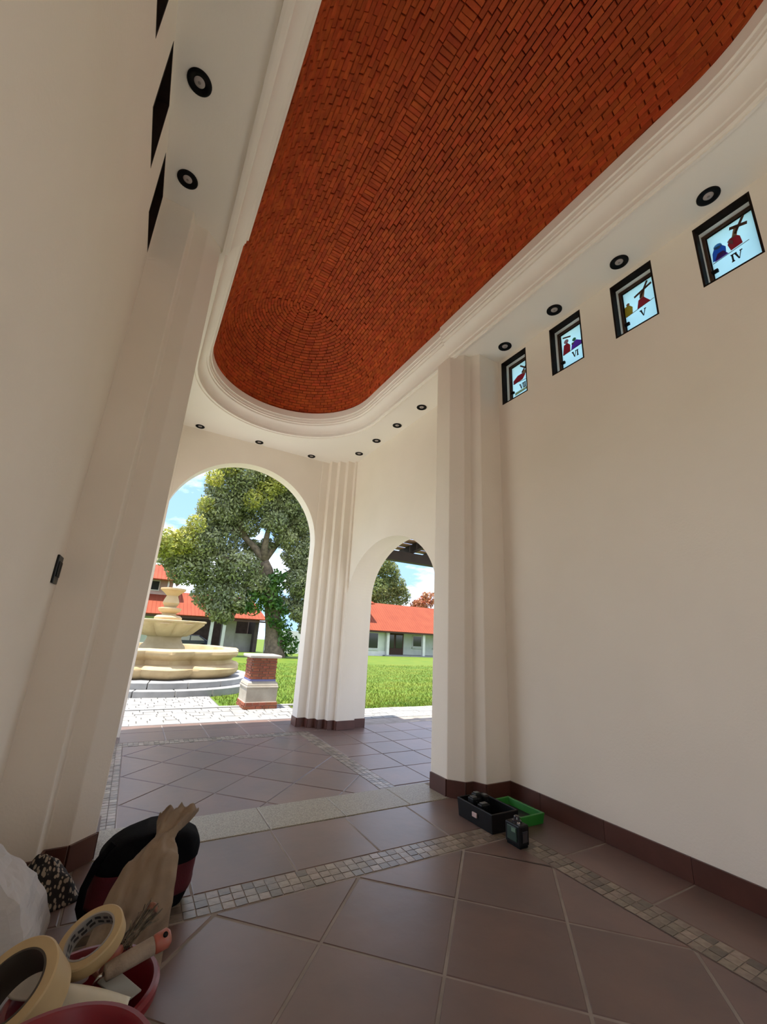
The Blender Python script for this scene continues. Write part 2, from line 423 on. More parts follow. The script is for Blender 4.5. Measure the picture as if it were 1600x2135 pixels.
for i, M in enumerate(bricks):
    if i in big: inst('brick', bme, vault, M)
    else:
        A = np.array(M); mb.add((co @ A[:3, :3].T + A[:3, 3]).tolist(), fl)
me = bpy.data.meshes.new('brickwork'); me.from_pydata(mb.v, [], mb.f); me.update(); me.materials.append(VBRICK)
o = bpy.data.objects.new('brickwork', me); COL.objects.link(o); o.parent = vault; o['kind'] = 'stuff'
o['label'] = 'small orange bricks of the vault further from the viewer'

# ------------------------------------------------------------------ floors
def clip(poly, x0, x1, y0, y1):
    def cut(p, f, g):
        out = []
        for i in range(len(p)):
            a, b = p[i], p[(i + 1) % len(p)]
            fa, fb = f(a), f(b)
            if fa >= 0: out.append(a)
            if fa * fb < 0:
                t = fa / (fa - fb); out.append((a[0] + t * (b[0] - a[0]), a[1] + t * (b[1] - a[1])))
        return out
    for f in (lambda p: p[0] - x0, lambda p: x1 - p[0], lambda p: p[1] - y0, lambda p: y1 - p[1]):
        if poly: poly = cut(poly, f, None)
    return poly
def area(p): return 0.5 * abs(sum(p[i][0] * p[(i + 1) % len(p)][1] - p[(i + 1) % len(p)][0] * p[i][1] for i in range(len(p))))
def inset(poly, d):
    n = len(poly); sgn = 1 if sum(poly[i][0] * poly[(i + 1) % n][1] - poly[(i + 1) % n][0] * poly[i][1] for i in range(n)) > 0 else -1
    L = []
    for i in range(n):
        a, b = Vector(poly[i]), Vector(poly[(i + 1) % n]); e = (b - a)
        if e.length < 1e-6: continue
        e.normalize(); nn = Vector((-e.y, e.x)) * sgn; L.append((a + nn * d, e))
    out = []
    for i in range(len(L)):
        (p, e), (q, f) = L[i - 1], L[i]
        den = e.x * f.y - e.y * f.x
        if abs(den) < 1e-6: continue
        t = ((q.x - p.x) * f.y - (q.y - p.y) * f.x) / den
        out.append((p.x + e.x * t, p.y + e.y * t))
    return out
def tile_piece(poly, zt, parent, name='tile', material=None, j=0.004, th=0.010, bev=0.004):
    p = inset(poly, j)
    if len(p) < 3 or area(p) < 0.0006: return None
    pin = inset(p, bev)
    if len(pin) != len(p): pin = p
    n = len(p); dz = random.uniform(-0.0006, 0.0006)
    z = zt + dz; tx, ty = random.gauss(0, 0.0012), random.gauss(0, 0.0012)
    cx = sum(q[0] for q in p) / n; cy = sum(q[1] for q in p) / n
    h = lambda q, b: b + tx * (q[0] - cx) + ty * (q[1] - cy)
    v = [(x, y, z - th) for x, y in p] + [(x, y, h((x, y), z - 0.003)) for x, y in p] + [(x, y, h((x, y), z)) for x, y in pin]
    f = [(i, (i + 1) % n, n + (i + 1) % n, n + i) for i in range(n)] + [(n + i, n + (i + 1) % n, 2 * n + (i + 1) % n, 2 * n + i) for i in range(n)] + [tuple(range(2 * n, 3 * n))]
    return MB().add(v, f).build(name, material or TILE, parent)
floor = struct(MB().box(XL - 0.1, XR + 0.1, YR - 0.2, 3.03, -0.15, -0.0025).build('floor', GROUT), 'nave floor of large brown tiles laid diagonally with a mosaic border')
HD = 0.3225
FX0, FX1, FY0, FY1 = 0.187, 2.113, -0.52, 2.073
for mI in range(-4, 5):
    for nI in range(-7, 4):
        if (mI + nI) % 2 == 0: continue
        cx, cy = 1.143 + HD * mI, 1.417 + HD * nI
        p = clip([(cx - HD, cy), (cx, cy - HD), (cx + HD, cy), (cx, cy + HD)], FX0, FX1, FY0, FY1)
        if len(p) >= 3: tile_piece(p, 0.0, floor, j=0.0055, bev=0.003)
for k in range(-1, 6):      # row next to the threshold
    x0 = -0.026 + 0.463 * (k - 0); x1 = x0 + 0.463
    p = clip([(x0, 2.230), (x1, 2.230), (x1, 2.695), (x0, 2.695)], XL, XR, 0, 3)
    if len(p) >= 3: tile_piece(p, 0.0, floor)
for k in range(-5, 2):      # row along the right wall and its twin on the left
    y0 = 1.328 + 0.462 * k; y1 = min(y0 + 0.462, 2.230)
    if y0 > 2.2: continue
    tile_piece([(2.263, y0), (XR, y0), (XR, y1), (2.263, y1)], 0.0, floor)
    tile_piece([(XL, y0), (0.037, y0), (0.037, y1), (XL, y1)], 0.0, floor)
# granite threshold slabs
xs = [0.03, 0.43, 0.905, 1.385, 1.872, 2.22]
for a, b in zip(xs[:-1], xs[1:]):
    tile_piece([(a, 2.695), (b, 2.695), (b, 3.035), (a, 3.035)], 0.002, floor, 'threshold_slab', GRANITE, j=0.0025, th=0.05)
MB().box(XL - 0.1, XR + 0.1, 2.70, 3.028, -0.17, -0.006).build('step_core', GRANITE, floor)
# mosaic bands
pt = 0.0500
mos_me = {}
def mosaic(x, y, parent, stuff=None, z=0.0):
    w = pt / 2 - 0.0022
    if stuff is not None:
        stuff.box(x - w, x + w, y - w, y + w, z - 0.008, z + random.uniform(-0.0008, 0.0008)); return
    if 'm' not in mos_me:
        me_ = MB().box(-w, w, -w, w, -0.008, 0).mesh('mosaic_tile', MOSA); mos_me['m'] = me_
    inst('mosaic_tile', mos_me['m'], parent, Matrix.Translation((x, y, z + random.uniform(-0.0012, 0.0006))) @ Matrix.Rotation(random.gauss(0, 0.02), 4, 'Z') @ Matrix.Rotation(random.gauss(0, 0.012), 4, 'X') @ Matrix.Rotation(random.gauss(0, 0.012), 4, 'Y'))
cnt = 0
for i in range(45):
    for r in range(3): mosaic(0.037 + pt * (i + 0.5), 2.079 + pt * (r + 0.5), floor)
for i in range(42):
    for r in range(3): mosaic(2.113 + pt * (r + 0.5), 2.073 - pt * (i + 0.5), floor)
st = MB()
for i in range(42, 60):
    for r in range(3): mosaic(2.113 + pt * (r + 0.5), 2.073 - pt * (i + 0.5), None, st)
for i in range(60):
    for r in range(3): mosaic(0.037 + pt * (r + 0.5), 2.073 - pt * (i + 0.5), None, st)
tag(st.build('mosaic_strip', MOSA, floor), 'mosaic band beside the other wall', kind='stuff')
# porch floor
floor_p = struct(MB().box(XL - 0.1, XR + 0.1, 3.02, 6.52, ZP - 0.12, ZP - 0.004).build('floor_porch', GROUT), 'porch floor of large brown tiles one step below the nave')
floor_p2 = MB().box(XR + 0.05, XR + 2.6, 3.02, 6.2, ZP - 0.12, ZP - 0.004).build('floor_side', GROUT, floor_p)
PX0, PX1, PY0, PY1 = 0.148, 2.092, 3.035, 5.50
for mI in range(-3, 6):
    for nI in range(-3, 7):
        if (mI + nI) % 2 == 0: continue
        cx, cy = 0.809 + HD * mI, 3.863 + HD * nI
        p = clip([(cx - HD, cy), (cx, cy - HD), (cx + HD, cy), (cx, cy + HD)], PX0, PX1, PY0, PY1)
        if len(p) >= 3: tile_piece(p, ZP, floor_p, j=0.0045)
st = MB()
for i in range(50):
    for r in range(3):
        mosaic(0.148 - pt * (r + 0.5), 3.04 + pt * (i + 0.5), None, st, ZP); mosaic(2.092 + pt * (r + 0.5), 3.04 + pt * (i + 0.5), None, st, ZP)
for i in range(45):
    for r in range(3): mosaic(0.0 + pt * (i + 0.5), 5.515 + pt * (r + 0.5), None, st, ZP)
tag(st.build('mosaic_strip', MOSA, floor_p), 'mosaic bands framing the porch tiles', kind='stuff')
for k in range(8):
    y0 = 3.04 + 0.46 * k; y1 = min(y0 + 0.46, 5.66)
    if y0 < 5.6:
        tile_piece([(2.242, y0), (2.66, y0), (2.66, y1), (2.242, y1)], ZP, floor_p)
        tile_piece([(XL, y0), (-0.002, y0), (-0.002, y1), (XL, y1)], ZP, floor_p)
for k in range(7):
    x0 = XL + 0.46 * k; x1 = min(x0 + 0.46, XR)
    tile_piece([(x0, 5.67), (x1, 5.67), (x1, 6.12), (x0, 6.12)], ZP, floor_p)
    tile_piece([(x0, 6.12), (x1, 6.12), (x1, 6.50), (x0, 6.50)], ZP, floor_p)
for k in range(6):
    for q in range(6):
        x0 = 2.66 + 0.42 * k; y0 = 3.04 + 0.46 * q
        tile_piece([(x0, y0), (x0 + 0.42, y0), (x0 + 0.42, y0 + 0.46), (x0, y0 + 0.46)], ZP, floor_p)

# ------------------------------------------------------------------ baseboards
def baseb(parent, a, b, z0=0.0, h=0.112, th=0.012, out=None, cutlen=0.462, start=None):
    a, b = Vector(a), Vector(b); e = b - a; L = e.length; e.normalize()
    nn = Vector((-e.y, e.x)); 
    if out is not None and nn.dot(Vector(out)) < 0: nn = -nn
    cuts = [0.0]
    c = start if start is not None else cutlen
    while c < L - 0.02: cuts.append(c); c += cutlen
    cuts.append(L)
    for u, v in zip(cuts[:-1], cuts[1:]):
        p, q = a + e * (u + 0.001), a + e * (v - 0.001)
        MB().prism([tuple(p - nn * 0.004), tuple(q - nn * 0.004), tuple(q + nn * th), tuple(p + nn * th)], z0, z0 + h).build('baseboard_tile', BASE, parent, bevel=0.0015)
def root(name, label):
    o = bpy.data.objects.new(name, None); COL.objects.link(o); return struct(o, label)
bb = root('baseboard_right', 'dark brown tile baseboard running along the nave wall')
baseb(bb, (XR, 2.53), (XR, 0.13), out=(-1, 0), start=2.53 - 2.254)
bb = root('baseboard_left', 'dark brown tile baseboard along the wall near the camera')
baseb(bb, (XL, 2.52), (XL, 0.13), out=(1, 0))
bb = root('baseboard_pier_right', 'dark brown tile baseboard stepping round the pier by the toolbox')
cpt = (2.5, 2.82)
for a, b in zip(PR[:5], PR[1:5]): baseb(bb, a, b, out=((a[0] + b[0]) / 2 - cpt[0], (a[1] + b[1]) / 2 - cpt[1] - 0.2))
baseb(bb, PR[9], PR[0], out=(-1, 0))
for a, b in zip(PR[5:9], PR[6:]): baseb(bb, a, b, z0=ZP, out=(-0.2, 1))
bb = root('baseboard_pier_left', 'dark brown tile baseboard of the pier behind the patterned rag')
for a, b in zip(PL[:5], PL[1:5]): baseb(bb, a, b, out=(0.1, -1))
baseb(bb, PL[9], PL[0], out=(1, 0))
bb = root('baseboard_far', 'short dark tile baseboard round the fluted corner pier')
q = [(2.185, 6.14), (2.185, 5.945)] + PC[2:10] + [(2.90, 5.61), (2.90, 5.69), (3.10, 5.69), (3.10, 6.15)]
for i in range(len(q) - 1):
    a, b = q[i], q[i + 1]
    if i < 9: o_ = (-0.3, -1) if abs(b[1] - a[1]) < 1e-6 else (-1, -0.3)
    else: o_ = (0.4, -1)
    if i == len(q) - 2: o_ = (1, 0)
    baseb(bb, a, b, z0=ZP, out=o_)

# ------------------------------------------------------------------ windows
def glyph(ch):
    I = [(-.085, -.5), (.085, -.5), (.085, .5), (-.085, .5)]
    ser = lambda x, y, w: [(x - w, y - .05), (x + w, y - .05), (x + w, y + .05), (x - w, y + .05)]
    if ch == 'I': return [I, ser(0, -.47, .15), ser(0, .47, .15)], .34
    if ch == 'V': return [[(-.38, .5), (-.17, .5), (.08, -.5), (-.05, -.5)], [(.02, -.5), (.06, -.5), (.34, .5), (.26, .5)], ser(-.28, .47, .16), ser(.30, .47, .13)], .78
def window(idx, yr, right, numeral=None, figs=(), label=''):
    y0, y1 = yr; sg = 1 if right else -1; xw = XR if right else XL
    rt = root('window_%d' % idx, label)
    X = lambda d: xw + sg * d
    def ringbox(name, d0, d1, ins0, wd, m_):
        a, b, c, d = y0 + ins0, y1 - ins0, WZ0 + ins0, WZ1 - ins0
        g = MB(); xx = sorted((X(d0), X(d1)))
        g.box(*xx, a, b, d - wd, d); g.box(*xx, a, b, c, c + wd); g.box(*xx, a, a + wd, c + wd, d - wd); g.box(*xx, b - wd, b, c + wd, d - wd)
        return g.build(name, m_, rt, bevel=0.002)
    ringbox('casing', -0.001, 0.060, 0.0, 0.012, DWOOD)
    ringbox('reveal', 0.060, 0.095, 0.0, 0.010, PLASTER)
    ringbox('frame', 0.095, 0.135, 0.006, 0.020, MWOOD)
    ringbox('bead', 0.108, 0.124, 0.026, 0.006, DWOOD)
    c0, c1, d0, d1 = y0 + 0.024, y1 - 0.024, WZ0 + 0.024, WZ1 - 0.024
    xx = sorted((X(0.114), X(0.119)))
    MB().box(*xx, c0, c1, d0, d1).build('pane', PANE if right else PANEP, rt)
    w, h = c1 - c0, d1 - d0
    xf = X(0.1138)
    def poly(name, pts, m_, dx=0.0):
        v = [(xf - sg * (dx + 0.0012), c1 - s * w, d0 + (0.20 + 0.80 * t) * h) for s, t in pts]; n = len(v)
        v2 = [(xf - sg * dx * 0.0, p[1], p[2]) for p in v]
        MB().add(v + v2, [tuple(range(n)), tuple(range(2 * n - 1, n - 1, -1))] + [(i, (i + 1) % n, n + (i + 1) % n, n + i) for i in range(n)]).build(name, m_, rt)
    for k, (nm, c, pts) in enumerate(figs): poly(nm, pts, glass(nm + '_' + '%02x%02x%02x' % tuple(int(q * 255) for q in c), c), dx=0.0003 * (k + 1))
    if numeral:
        gs = [glyph(c) for c in numeral]; tot = sum(g[1] for g in gs); hh = 0.16; asp = h / w
        sc_ = hh * asp * 0.78; s = 0.52 - tot * sc_ / 2 
        for g, wd in gs:
            for pl in g:
                poly('numeral', [(s + (wd / 2 + px) * sc_, 0.215 + py * hh) for px, py in pl], mat('black_glass_paint', (0.01, 0.012, 0.015), 0.5), dx=0.003)
            s += wd * sc_
    # latch on the far lower side of the sash
    g = MB().box(*sorted((X(0.095), X(0.112))), c1 - 0.034, c1 + 0.004, d0 + 0.115, d0 + 0.137)
    g.build('latch', BLACK, rt, bevel=0.002)
    return rt
def circ(cx, cy, r, n=9, ay=1.0): return [(cx + r * math.cos(2 * PI * i / n), cy + r * ay * math.sin(2 * PI * i / n)) for i in range(n)]
def bar(x0, y0, x1, y1, w):
    d = Vector((x1 - x0, y1 - y0)).normalized(); n = Vector((-d.y, d.x)) * w / 2
    return [(x0 + n.x, y0 + n.y), (x0 - n.x, y0 - n.y), (x1 - n.x, y1 - n.y), (x1 + n.x, y1 + n.y)]
RED, BROWN, SKIN, BLUE, PURP, YEL, GRN, PINK = (.78, .04, .09), (.30, .11, .06), (.75, .40, .24), (.06, .30, .85), (.42, .10, .72), (.85, .55, .06), (.12, .40, .25), (.85, .45, .50)
GREYL = (.22, .2, .2)
figIV = [('ground_line', GREYL, bar(.05, .34, .80, .40, .012)), ('robe', RED, [(.44, .40), (.68, .42), (.66, .60), (.58, .68), (.46, .66), (.40, .55)]),
         ('sleeve', PINK, [(.40, .62), (.46, .66), (.52, .58), (.50, .50)]), ('body', SKIN, [(.50, .64), (.60, .64), (.66, .80), (.56, .80)]), ('head', SKIN, circ(.61, .83, .05, 9, .7)),
         ('cross_beam', BROWN, bar(.50, .88, .84, .78, .06)), ('cross_post', BROWN, bar(.80, .98, .58, .70, .05)),
         ('kneeling_figure', BLUE, [(.06, .38), (.34, .40), (.36, .56), (.28, .66), (.14, .66), (.08, .56)]), ('veil', (.25, .6, .95), circ(.21, .66, .09, 9, .7)),
         ('skirt', PURP, [(.10, .36), (.38, .38), (.30, .50), (.18, .50)])]
figV = [('ground_line', GREYL, bar(.05, .34, .85, .42, .012)), ('robe', RED, [(.38, .38), (.76, .40), (.64, .54), (.58, .62), (.44, .58)]),
        ('body', SKIN, [(.48, .58), (.60, .60), (.64, .74), (.50, .74)]), ('head', SKIN, circ(.60, .76, .05, 9, .7)), ('cross_beam', BROWN, bar(.34, .72, .84, .84, .05)), ('cross_post', BROWN, bar(.74, .95, .50, .62, .05)),
        ('helper', YEL, [(.02, .34), (.24, .36), (.26, .52), (.16, .62), (.04, .60)]), ('helper_head', SKIN, circ(.14, .64, .05, 9, .7))]
figVI = [('ground_line', GREYL, bar(.08, .36, .80, .40, .012)), ('robe', RED, [(.06, .36), (.34, .38), (.36, .56), (.26, .66), (.12, .64)]), ('head', PINK, circ(.22, .72, .09, 9, .7)),
         ('cross_beam', BROWN, bar(.10, .88, .40, .80, .04)), ('mantle', PURP, [(.38, .38), (.92, .42), (.70, .54), (.60, .60), (.44, .56)]), ('veil', GRN, circ(.52, .64, .07, 9, .7)), ('cloth', (.9, .9, .7), circ(.46, .54, .05, 8, .7))]
figVII = [('ground_line', GREYL, bar(.05, .44, .95, .34, .014)), ('robe', RED, [(.10, .40), (.52, .42), (.66, .54), (.58, .62), (.30, .62), (.08, .52)]), ('body', SKIN, [(.52, .58), (.70, .56), (.74, .66), (.60, .70)]), ('head', SKIN, circ(.72, .70, .05, 9, .7)),
          ('cross_beam', BROWN, bar(.44, .90, .88, .60, .05)), ('cross_post', BROWN, bar(.86, .92, .50, .64, .05)), ('sill_strip', (.85, .82, .55), [(.15, .02), (.95, .06), (.95, .12), (.15, .10)])]  # last piece is a pale yellow strip low on the pane
window(1, WINY[0], True, 'VII', figVII, 'small painted glass window nearest the pier, numbered VII')
window(2, WINY[1], True, 'VI', figVI, 'small painted glass window numbered VI with a purple figure')
window(3, WINY[2], True, 'V', figV, 'small painted glass window numbered V with a red robed figure carrying a cross')
window(4, WINY[3], True, 'IV', figIV, 'small painted glass window numbered IV with blue and red figures')
window(5, WINY[4], True, None, [], '')
for i in range(5): window(6 + i, WINY[i], False, None, [], ['small dark framed window slit beside the left pier', 'small dark framed window slit between the two left downlights', 'small window slit at the top edge of the picture', '', ''][i])

# ------------------------------------------------------------------ downlights
DL = None
def downlight(x, y, label, group):
    global DL
    rt = thing('downlight', (x, y, CE), label, 'downlight', group)
    if DL is None:
        p = [(0.060, 0.0), (0.060, -0.005), (0.054, -0.009), (0.042, -0.008), (0.030, -0.001), (0.026, -0.0005)]
        a = MB().lathe(p, n=32, cap=False); a.lathe([(0.060, 0.0), (0.02, 0.0)], n=32, cap=False)
        DL = [a.mesh('trim_ring', BLACK, True), MB().lathe([(0.0265, -0.0006), (0.024, -0.004), (0.010, -0.006), (0.0001, -0.006)], n=24, cap=False).mesh('lamp_lens', LENS, True),
              MB().lathe([(0.008, -0.0055), (0.007, -0.008), (0.0001, -0.008)], n=12, cap=False).mesh('lamp_cap', mat('lamp_cap', (0.2, 0.18, 0.17), 0.4), True)]
    for nme, me_ in zip(('trim_ring', 'lamp_lens', 'lamp_cap'), DL):
        o = bpy.data.objects.new(nme, me_); COL.objects.link(o); o.parent = rt
G = 'recessed downlights in the flat ceiling'
for y, l in zip((0.668, 1.221, 1.769, 2.315), ('above the window numbered IV', 'above the window numbered V', 'above the window numbered VI', 'above the window numbered VII')):
    downlight(2.527, y, 'black ringed recessed downlight ' + l, G)
downlight(-0.227, 1.755, 'black ringed recessed downlight, the larger of two by the left wall', G)
downlight(-0.227, 2.312, 'black ringed recessed downlight just above the left pier', G)
for y, l in zip((3.648, 4.203, 4.757, 5.305), ('nearest to the right pier top', 'second from the right pier over the low arch', 'third from the right pier over the low arch', 'just right of the fluted corner pier')):
    downlight(2.519, y, 'small porch downlight ' + l, G)
for x, l in zip((1.950, 1.122, 0.296), ('just left of the fluted corner pier', 'over the crown of the round arch', 'over the left haunch of the round arch')):
    downlight(x, 5.856, 'small porch downlight ' + l, G)

# ------------------------------------------------------------------ light switch
sw = thing('light_switch', (XL, 2.41, 1.31), 'black switch plate on the wall left of the big pier', 'light switch')
MB().box(XL, XL + 0.010, 2.345, 2.462, 1.245, 1.372).build('plate', BPLAST, sw, bevel=0.003)
for k in range(2): MB().box(XL + 0.010, XL + 0.014, 2.362 + 0.045 * k, 2.400 + 0.045 * k, 1.275, 1.345).build('rocker', BLACK, sw, bevel=0.002)
#@@MORE@@
# ------------------------------------------------------------------ outdoors: ground, paving, kerbs
def zg(y): return -0.185 - 0.0326 * max(0.0, min(y, 75) - 10)
GRASS = mat('lawn_grass', (0.066, 0.122, 0.009), 0.85, (0.112, 0.148, 0.012), 0.9, 8, bump=0.5, bscale=25, spec=0.2)
PAVER = mat('pale_paver', (0.27, 0.262, 0.245), 0.8, (0.205, 0.20, 0.187), 6, 4, bump=0.2, bscale=40, island=0.10)
BOUNCE = mat('pale_bounce_ground', (0.70, 0.655, 0.58), 0.85, (0.64, 0.60, 0.53), 2, 5)  # for the added ground that reflects warm daylight into the nave
PJOINT = mat('paver_joint', (0.10, 0.095, 0.088), 0.9, (0.13, 0.125, 0.115), 12, 3)
KERB = mat('white_kerb', (0.36, 0.355, 0.34), 0.8, (0.31, 0.305, 0.29), 7, 3)
GREYS = mat('grey_concrete', (0.24, 0.24, 0.24), 0.85, (0.19, 0.19, 0.19), 6, 4)
ys = [-60, -30, -10, 0, 3, 6, 10, 14, 20, 30, 40, 50, 60, 75, 140]; xsg = [-90, -50, -25, -10, -3, 0, 3, 8, 15, 25, 40, 60, 110]
mb = MB(); mb.v = [(x, y, zg(y) - 0.0) for y in ys for x in xsg]
nx = len(xsg)
mb.f = [(j * nx + i, j * nx + i + 1, (j + 1) * nx + i + 1, (j + 1) * nx + i) for j in range(len(ys) - 1) for i in range(nx - 1)]
lawn = struct(mb.build('lawn', GRASS, smooth=True), 'sunlit green lawn around the fountain and houses')
# grass blades (uncountable)
def blades(n, fx, hgt, name, label):
    P = np.array([fx() for _ in range(n)]); a = rng.uniform(0, 2 * PI, n); w = hgt * 0.16; h = hgt * rng.uniform(0.5, 1.2, n); lean = rng.normal(0, 0.35, (n, 2)) * h[:, None]
    d = np.stack([np.cos(a) * w, np.sin(a) * w], 1); z = np.array([zg(p[1]) for p in P])
    V = np.empty((n, 3, 3)); V[:, 0, :2] = P - d; V[:, 1, :2] = P + d; V[:, 2, :2] = P + lean; V[:, 0, 2] = z; V[:, 1, 2] = z; V[:, 2, 2] = z + h
    me = bpy.data.meshes.new(name); me.from_pydata(V.reshape(-1, 3).tolist(), [], np.arange(3 * n).reshape(-1, 3).tolist()); me.update()
    me.materials.append(mat('grass_blade', (0.088, 0.155, 0.011), 0.7, (0.175, 0.195, 0.020), 1.6, 4, island=0.3, trans=0.35))
    o = bpy.data.objects.new(name, me); COL.objects.link(o); tag(o, label, 'grass', kind='stuff'); return o
def in_lawn():
    while True:
        y = 7.0 + 15 * rng.random() ** 1.8; x = 1.2 + rng.random() * (y * 0.95)
        if (x - 0.68) ** 2 + (y - 10.9) ** 2 < 2.25 ** 2: continue
        if y < 7.62 and x < 2.6: continue
        if x < 1.55 and y < 9.2: continue
        if x > 2.6 and y < 7.07: continue
        if abs(x - 2.055) < 0.30 and abs(y - 7.6) < 0.30: continue
        return (x, y)
blades(30000, in_lawn, 0.055, 'grass', 'short green grass blades of the sunlit lawn')
# unseen pale ground added to bounce daylight indoors, then the beds under the pavers
bounce_ground = struct(MB().box(-12, XL - 0.25, -14, 7.5, ZP - 0.3, ZP - 0.02).build('bounce_ground', BOUNCE), 'pale ground added out of view around the chapel to bounce daylight inside')
MB().box(XL - 0.25, 12, -14, YR - 0.2, ZP - 0.3, ZP - 0.02).build('bounce_ground_rear', BOUNCE, bounce_ground)
MB().box(XR + WT, 12, YR - 0.2, 3.02, ZP - 0.3, ZP - 0.02).build('bounce_ground_side', BOUNCE, bounce_ground)
paving = struct(MB().box(-3.0, 7.5, 6.50, 7.05, ZP - 0.3, ZP - 0.012).build('paving', PJOINT), 'sunlit pale stone paving outside the arches')
MB().box(2.655, 7.5, 6.2, 6.51, ZP - 0.3, ZP - 0.012).build('paving_bed', PJOINT, paving)
MB().box(-3.0, 2.62, 7.05, 7.58, ZP - 0.3, ZP - 0.012).build('paving_bed', PJOINT, paving)
MB().box(-1.6, 1.5, 7.66, 8.95, ZP - 0.3, ZP - 0.012).build('walkway_bed', PJOINT, paving)
for k in range(6): tile_piece([(-1.0 + 0.6 * k, 6.50), (-0.4 + 0.6 * k, 6.50), (-0.4 + 0.6 * k, 6.62), (-1.0 + 0.6 * k, 6.62)], ZP + 0.004, paving, 'kerb_stone', GREYS, j=0.003, th=0.06)
for k in range(7): tile_piece([(-1.4 + 0.6 * k, 7.58), (-0.8 + 0.6 * k, 7.58), (-0.8 + 0.6 * k, 7.67), (-1.4 + 0.6 * k, 7.67)], ZP + 0.012, paving, 'kerb_stone', KERB, j=0.002, th=0.06)
def pave(x0, x1, y0, y1, shear=0.0):
    r = 0; y = y0
    while y < y1 - 0.02:
        d = random.choice((0.115, 0.135, 0.155)); ye = min(y + d, y1); x = x0 + random.uniform(-0.12, 0)
        while x < x1:
            w_ = random.choice((0.13, 0.19, 0.25, 0.28)); p = clip([(x, y), (x + w_, y), (x + w_, ye), (x, ye)], x0, x1, y0, y1)
            if len(p) >= 3 and area(p) > 0.004: tile_piece(p, ZP + random.uniform(-0.003, 0.002), paving, 'paver', PAVER, j=0.006, th=0.05, bev=0.006)
            x += w_
        y = ye
pave(-0.6, 2.6, 6.63, 7.57); pave(-0.7, 1.48, 7.68, 8.80); pave(2.66, 6.0, 6.21, 7.05)

# ------------------------------------------------------------------ fountain
STONE = mat('cream_cut_stone', (0.50, 0.38, 0.215), 0.8, (0.40, 0.29, 0.155), 3, 5, bump=0.2, bscale=30, spec=0.25)
STONE2 = mat('darker_cream_stone', (0.34, 0.265, 0.15), 0.85, (0.40, 0.32, 0.20), 4, 5, bump=0.25, bscale=30, spec=0.25)  # darker cream stone for the fountain foot
STEPS = mat('grey_step_stone', (0.28, 0.277, 0.27), 0.85, (0.23, 0.228, 0.222), 5, 4)
FX, FY = 0.68, 10.9
ft = thing('fountain', (FX, FY, ZP), 'tiered cream stone fountain with a scalloped basin on two round steps', 'fountain')
def sector_stone(r0, r1, z0, z1, n, parent, off=0.0):
    for k in range(n):
        a0, a1 = 2 * PI * k / n + off + 0.004, 2 * PI * (k + 1) / n + off - 0.004; q_ = 6
        o_ = [(FX + r1 * math.cos(a0 + (a1 - a0) * i / q_), FY + r1 * math.sin(a0 + (a1 - a0) * i / q_)) for i in range(q_ + 1)]
        i_ = [(FX + r0 * math.cos(a0 + (a1 - a0) * i / q_), FY + r0 * math.sin(a0 + (a1 - a0) * i / q_)) for i in range(q_, -1, -1)]
        MB().prism(o_ + i_, z0, z1).build('step_stone', STEPS, parent, bevel=0.01)
sector_stone(1.6, 2.17, ZP - 0.05, -0.055, 20, ft, 0.1)
sector_stone(1.3, 1.96, -0.055, 0.055, 18, ft, 0.05)
def lob(a, z):          # four round lobes with a pointed corner between each pair
    ph = abs(((math.degrees(a) + 90 + 45 - 3) % 90) - 45)
    return 0.865 + 0.105 * (1 - ph / 17) if ph < 17 else 0.865 + 0.135 * math.sin((ph - 17) / 28 * PI / 2) ** 0.7

prof = [(1.30, 0.055), (1.62, 0.055), (1.70, 0.10), (1.78, 0.17), (1.79, 0.24), (1.74, 0.295), (1.66, 0.315), (1.61, 0.33), (1.60, 0.40), (1.63, 0.43), (1.72, 0.475), (1.75, 0.52), (1.74, 0.575), (1.68, 0.61), (1.42, 0.61), (1.40, 0.58), (1.38, 0.35), (1.2, 0.34)]
MB().lathe(prof, (FX, FY, 0), 128, fr=lob, cap=False).build('basin', STONE, ft, auto=40)
MB().lathe([(1.40, 0.46), (0.0001, 0.46)], (FX, FY, 0), 64, fr=lob, cap=False).build('water', mat('fountain_water', (0.20, 0.26, 0.22), 0.05), ft)
MB().lathe([(0.46, 0.40), (0.46, 0.58), (0.44, 0.62), (0.40, 0.66), (0.36, 0.74), (0.345, 0.80), (0.37, 0.82), (0.2, 0.84)], (FX, FY, 0), 48).build('foot', STONE2, ft, auto=40)
gad = lambda a, z: 1.0 + (0.17 * abs(math.sin(5 * a + 0.6)) ** 0.6 - 0.06 if 0.82 < z < 1.10 else 0)
MB().lathe([(0.30, 0.815), (0.42, 0.83), (0.54, 0.90), (0.64, 1.00), (0.74, 1.09), (0.80, 1.125), (0.83, 1.135), (0.835, 1.165), (0.80, 1.175), (0.72, 1.12), (0.3, 1.02), (0.1, 1.01)], (FX, FY, 0), 100, fr=gad).build('bowl', STONE, ft, auto=50)
MB().lathe([(0.20, 1.0), (0.29, 1.17), (0.285, 1.23), (0.24, 1.265), (0.15, 1.285), (0.14, 1.31), (0.22, 1.36), (0.245, 1.41), (0.24, 1.435), (0.18, 1.445), (0.12, 1.46), (0.15, 1.50), (0.175, 1.55), (0.155, 1.62), (0.13, 1.68), (0.12, 1.71), (0.1, 1.72)], (FX, FY, 0), 36).build('stem', STONE, ft, auto=40)
MB().lathe([(0.11, 1.70), (0.14, 1.735), (0.20, 1.79), (0.255, 1.83), (0.27, 1.845), (0.268, 1.88), (0.24, 1.885), (0.12, 1.84), (0.05, 1.84)], (FX, FY, 0), 40).build('top_bowl', STONE, ft, auto=40)

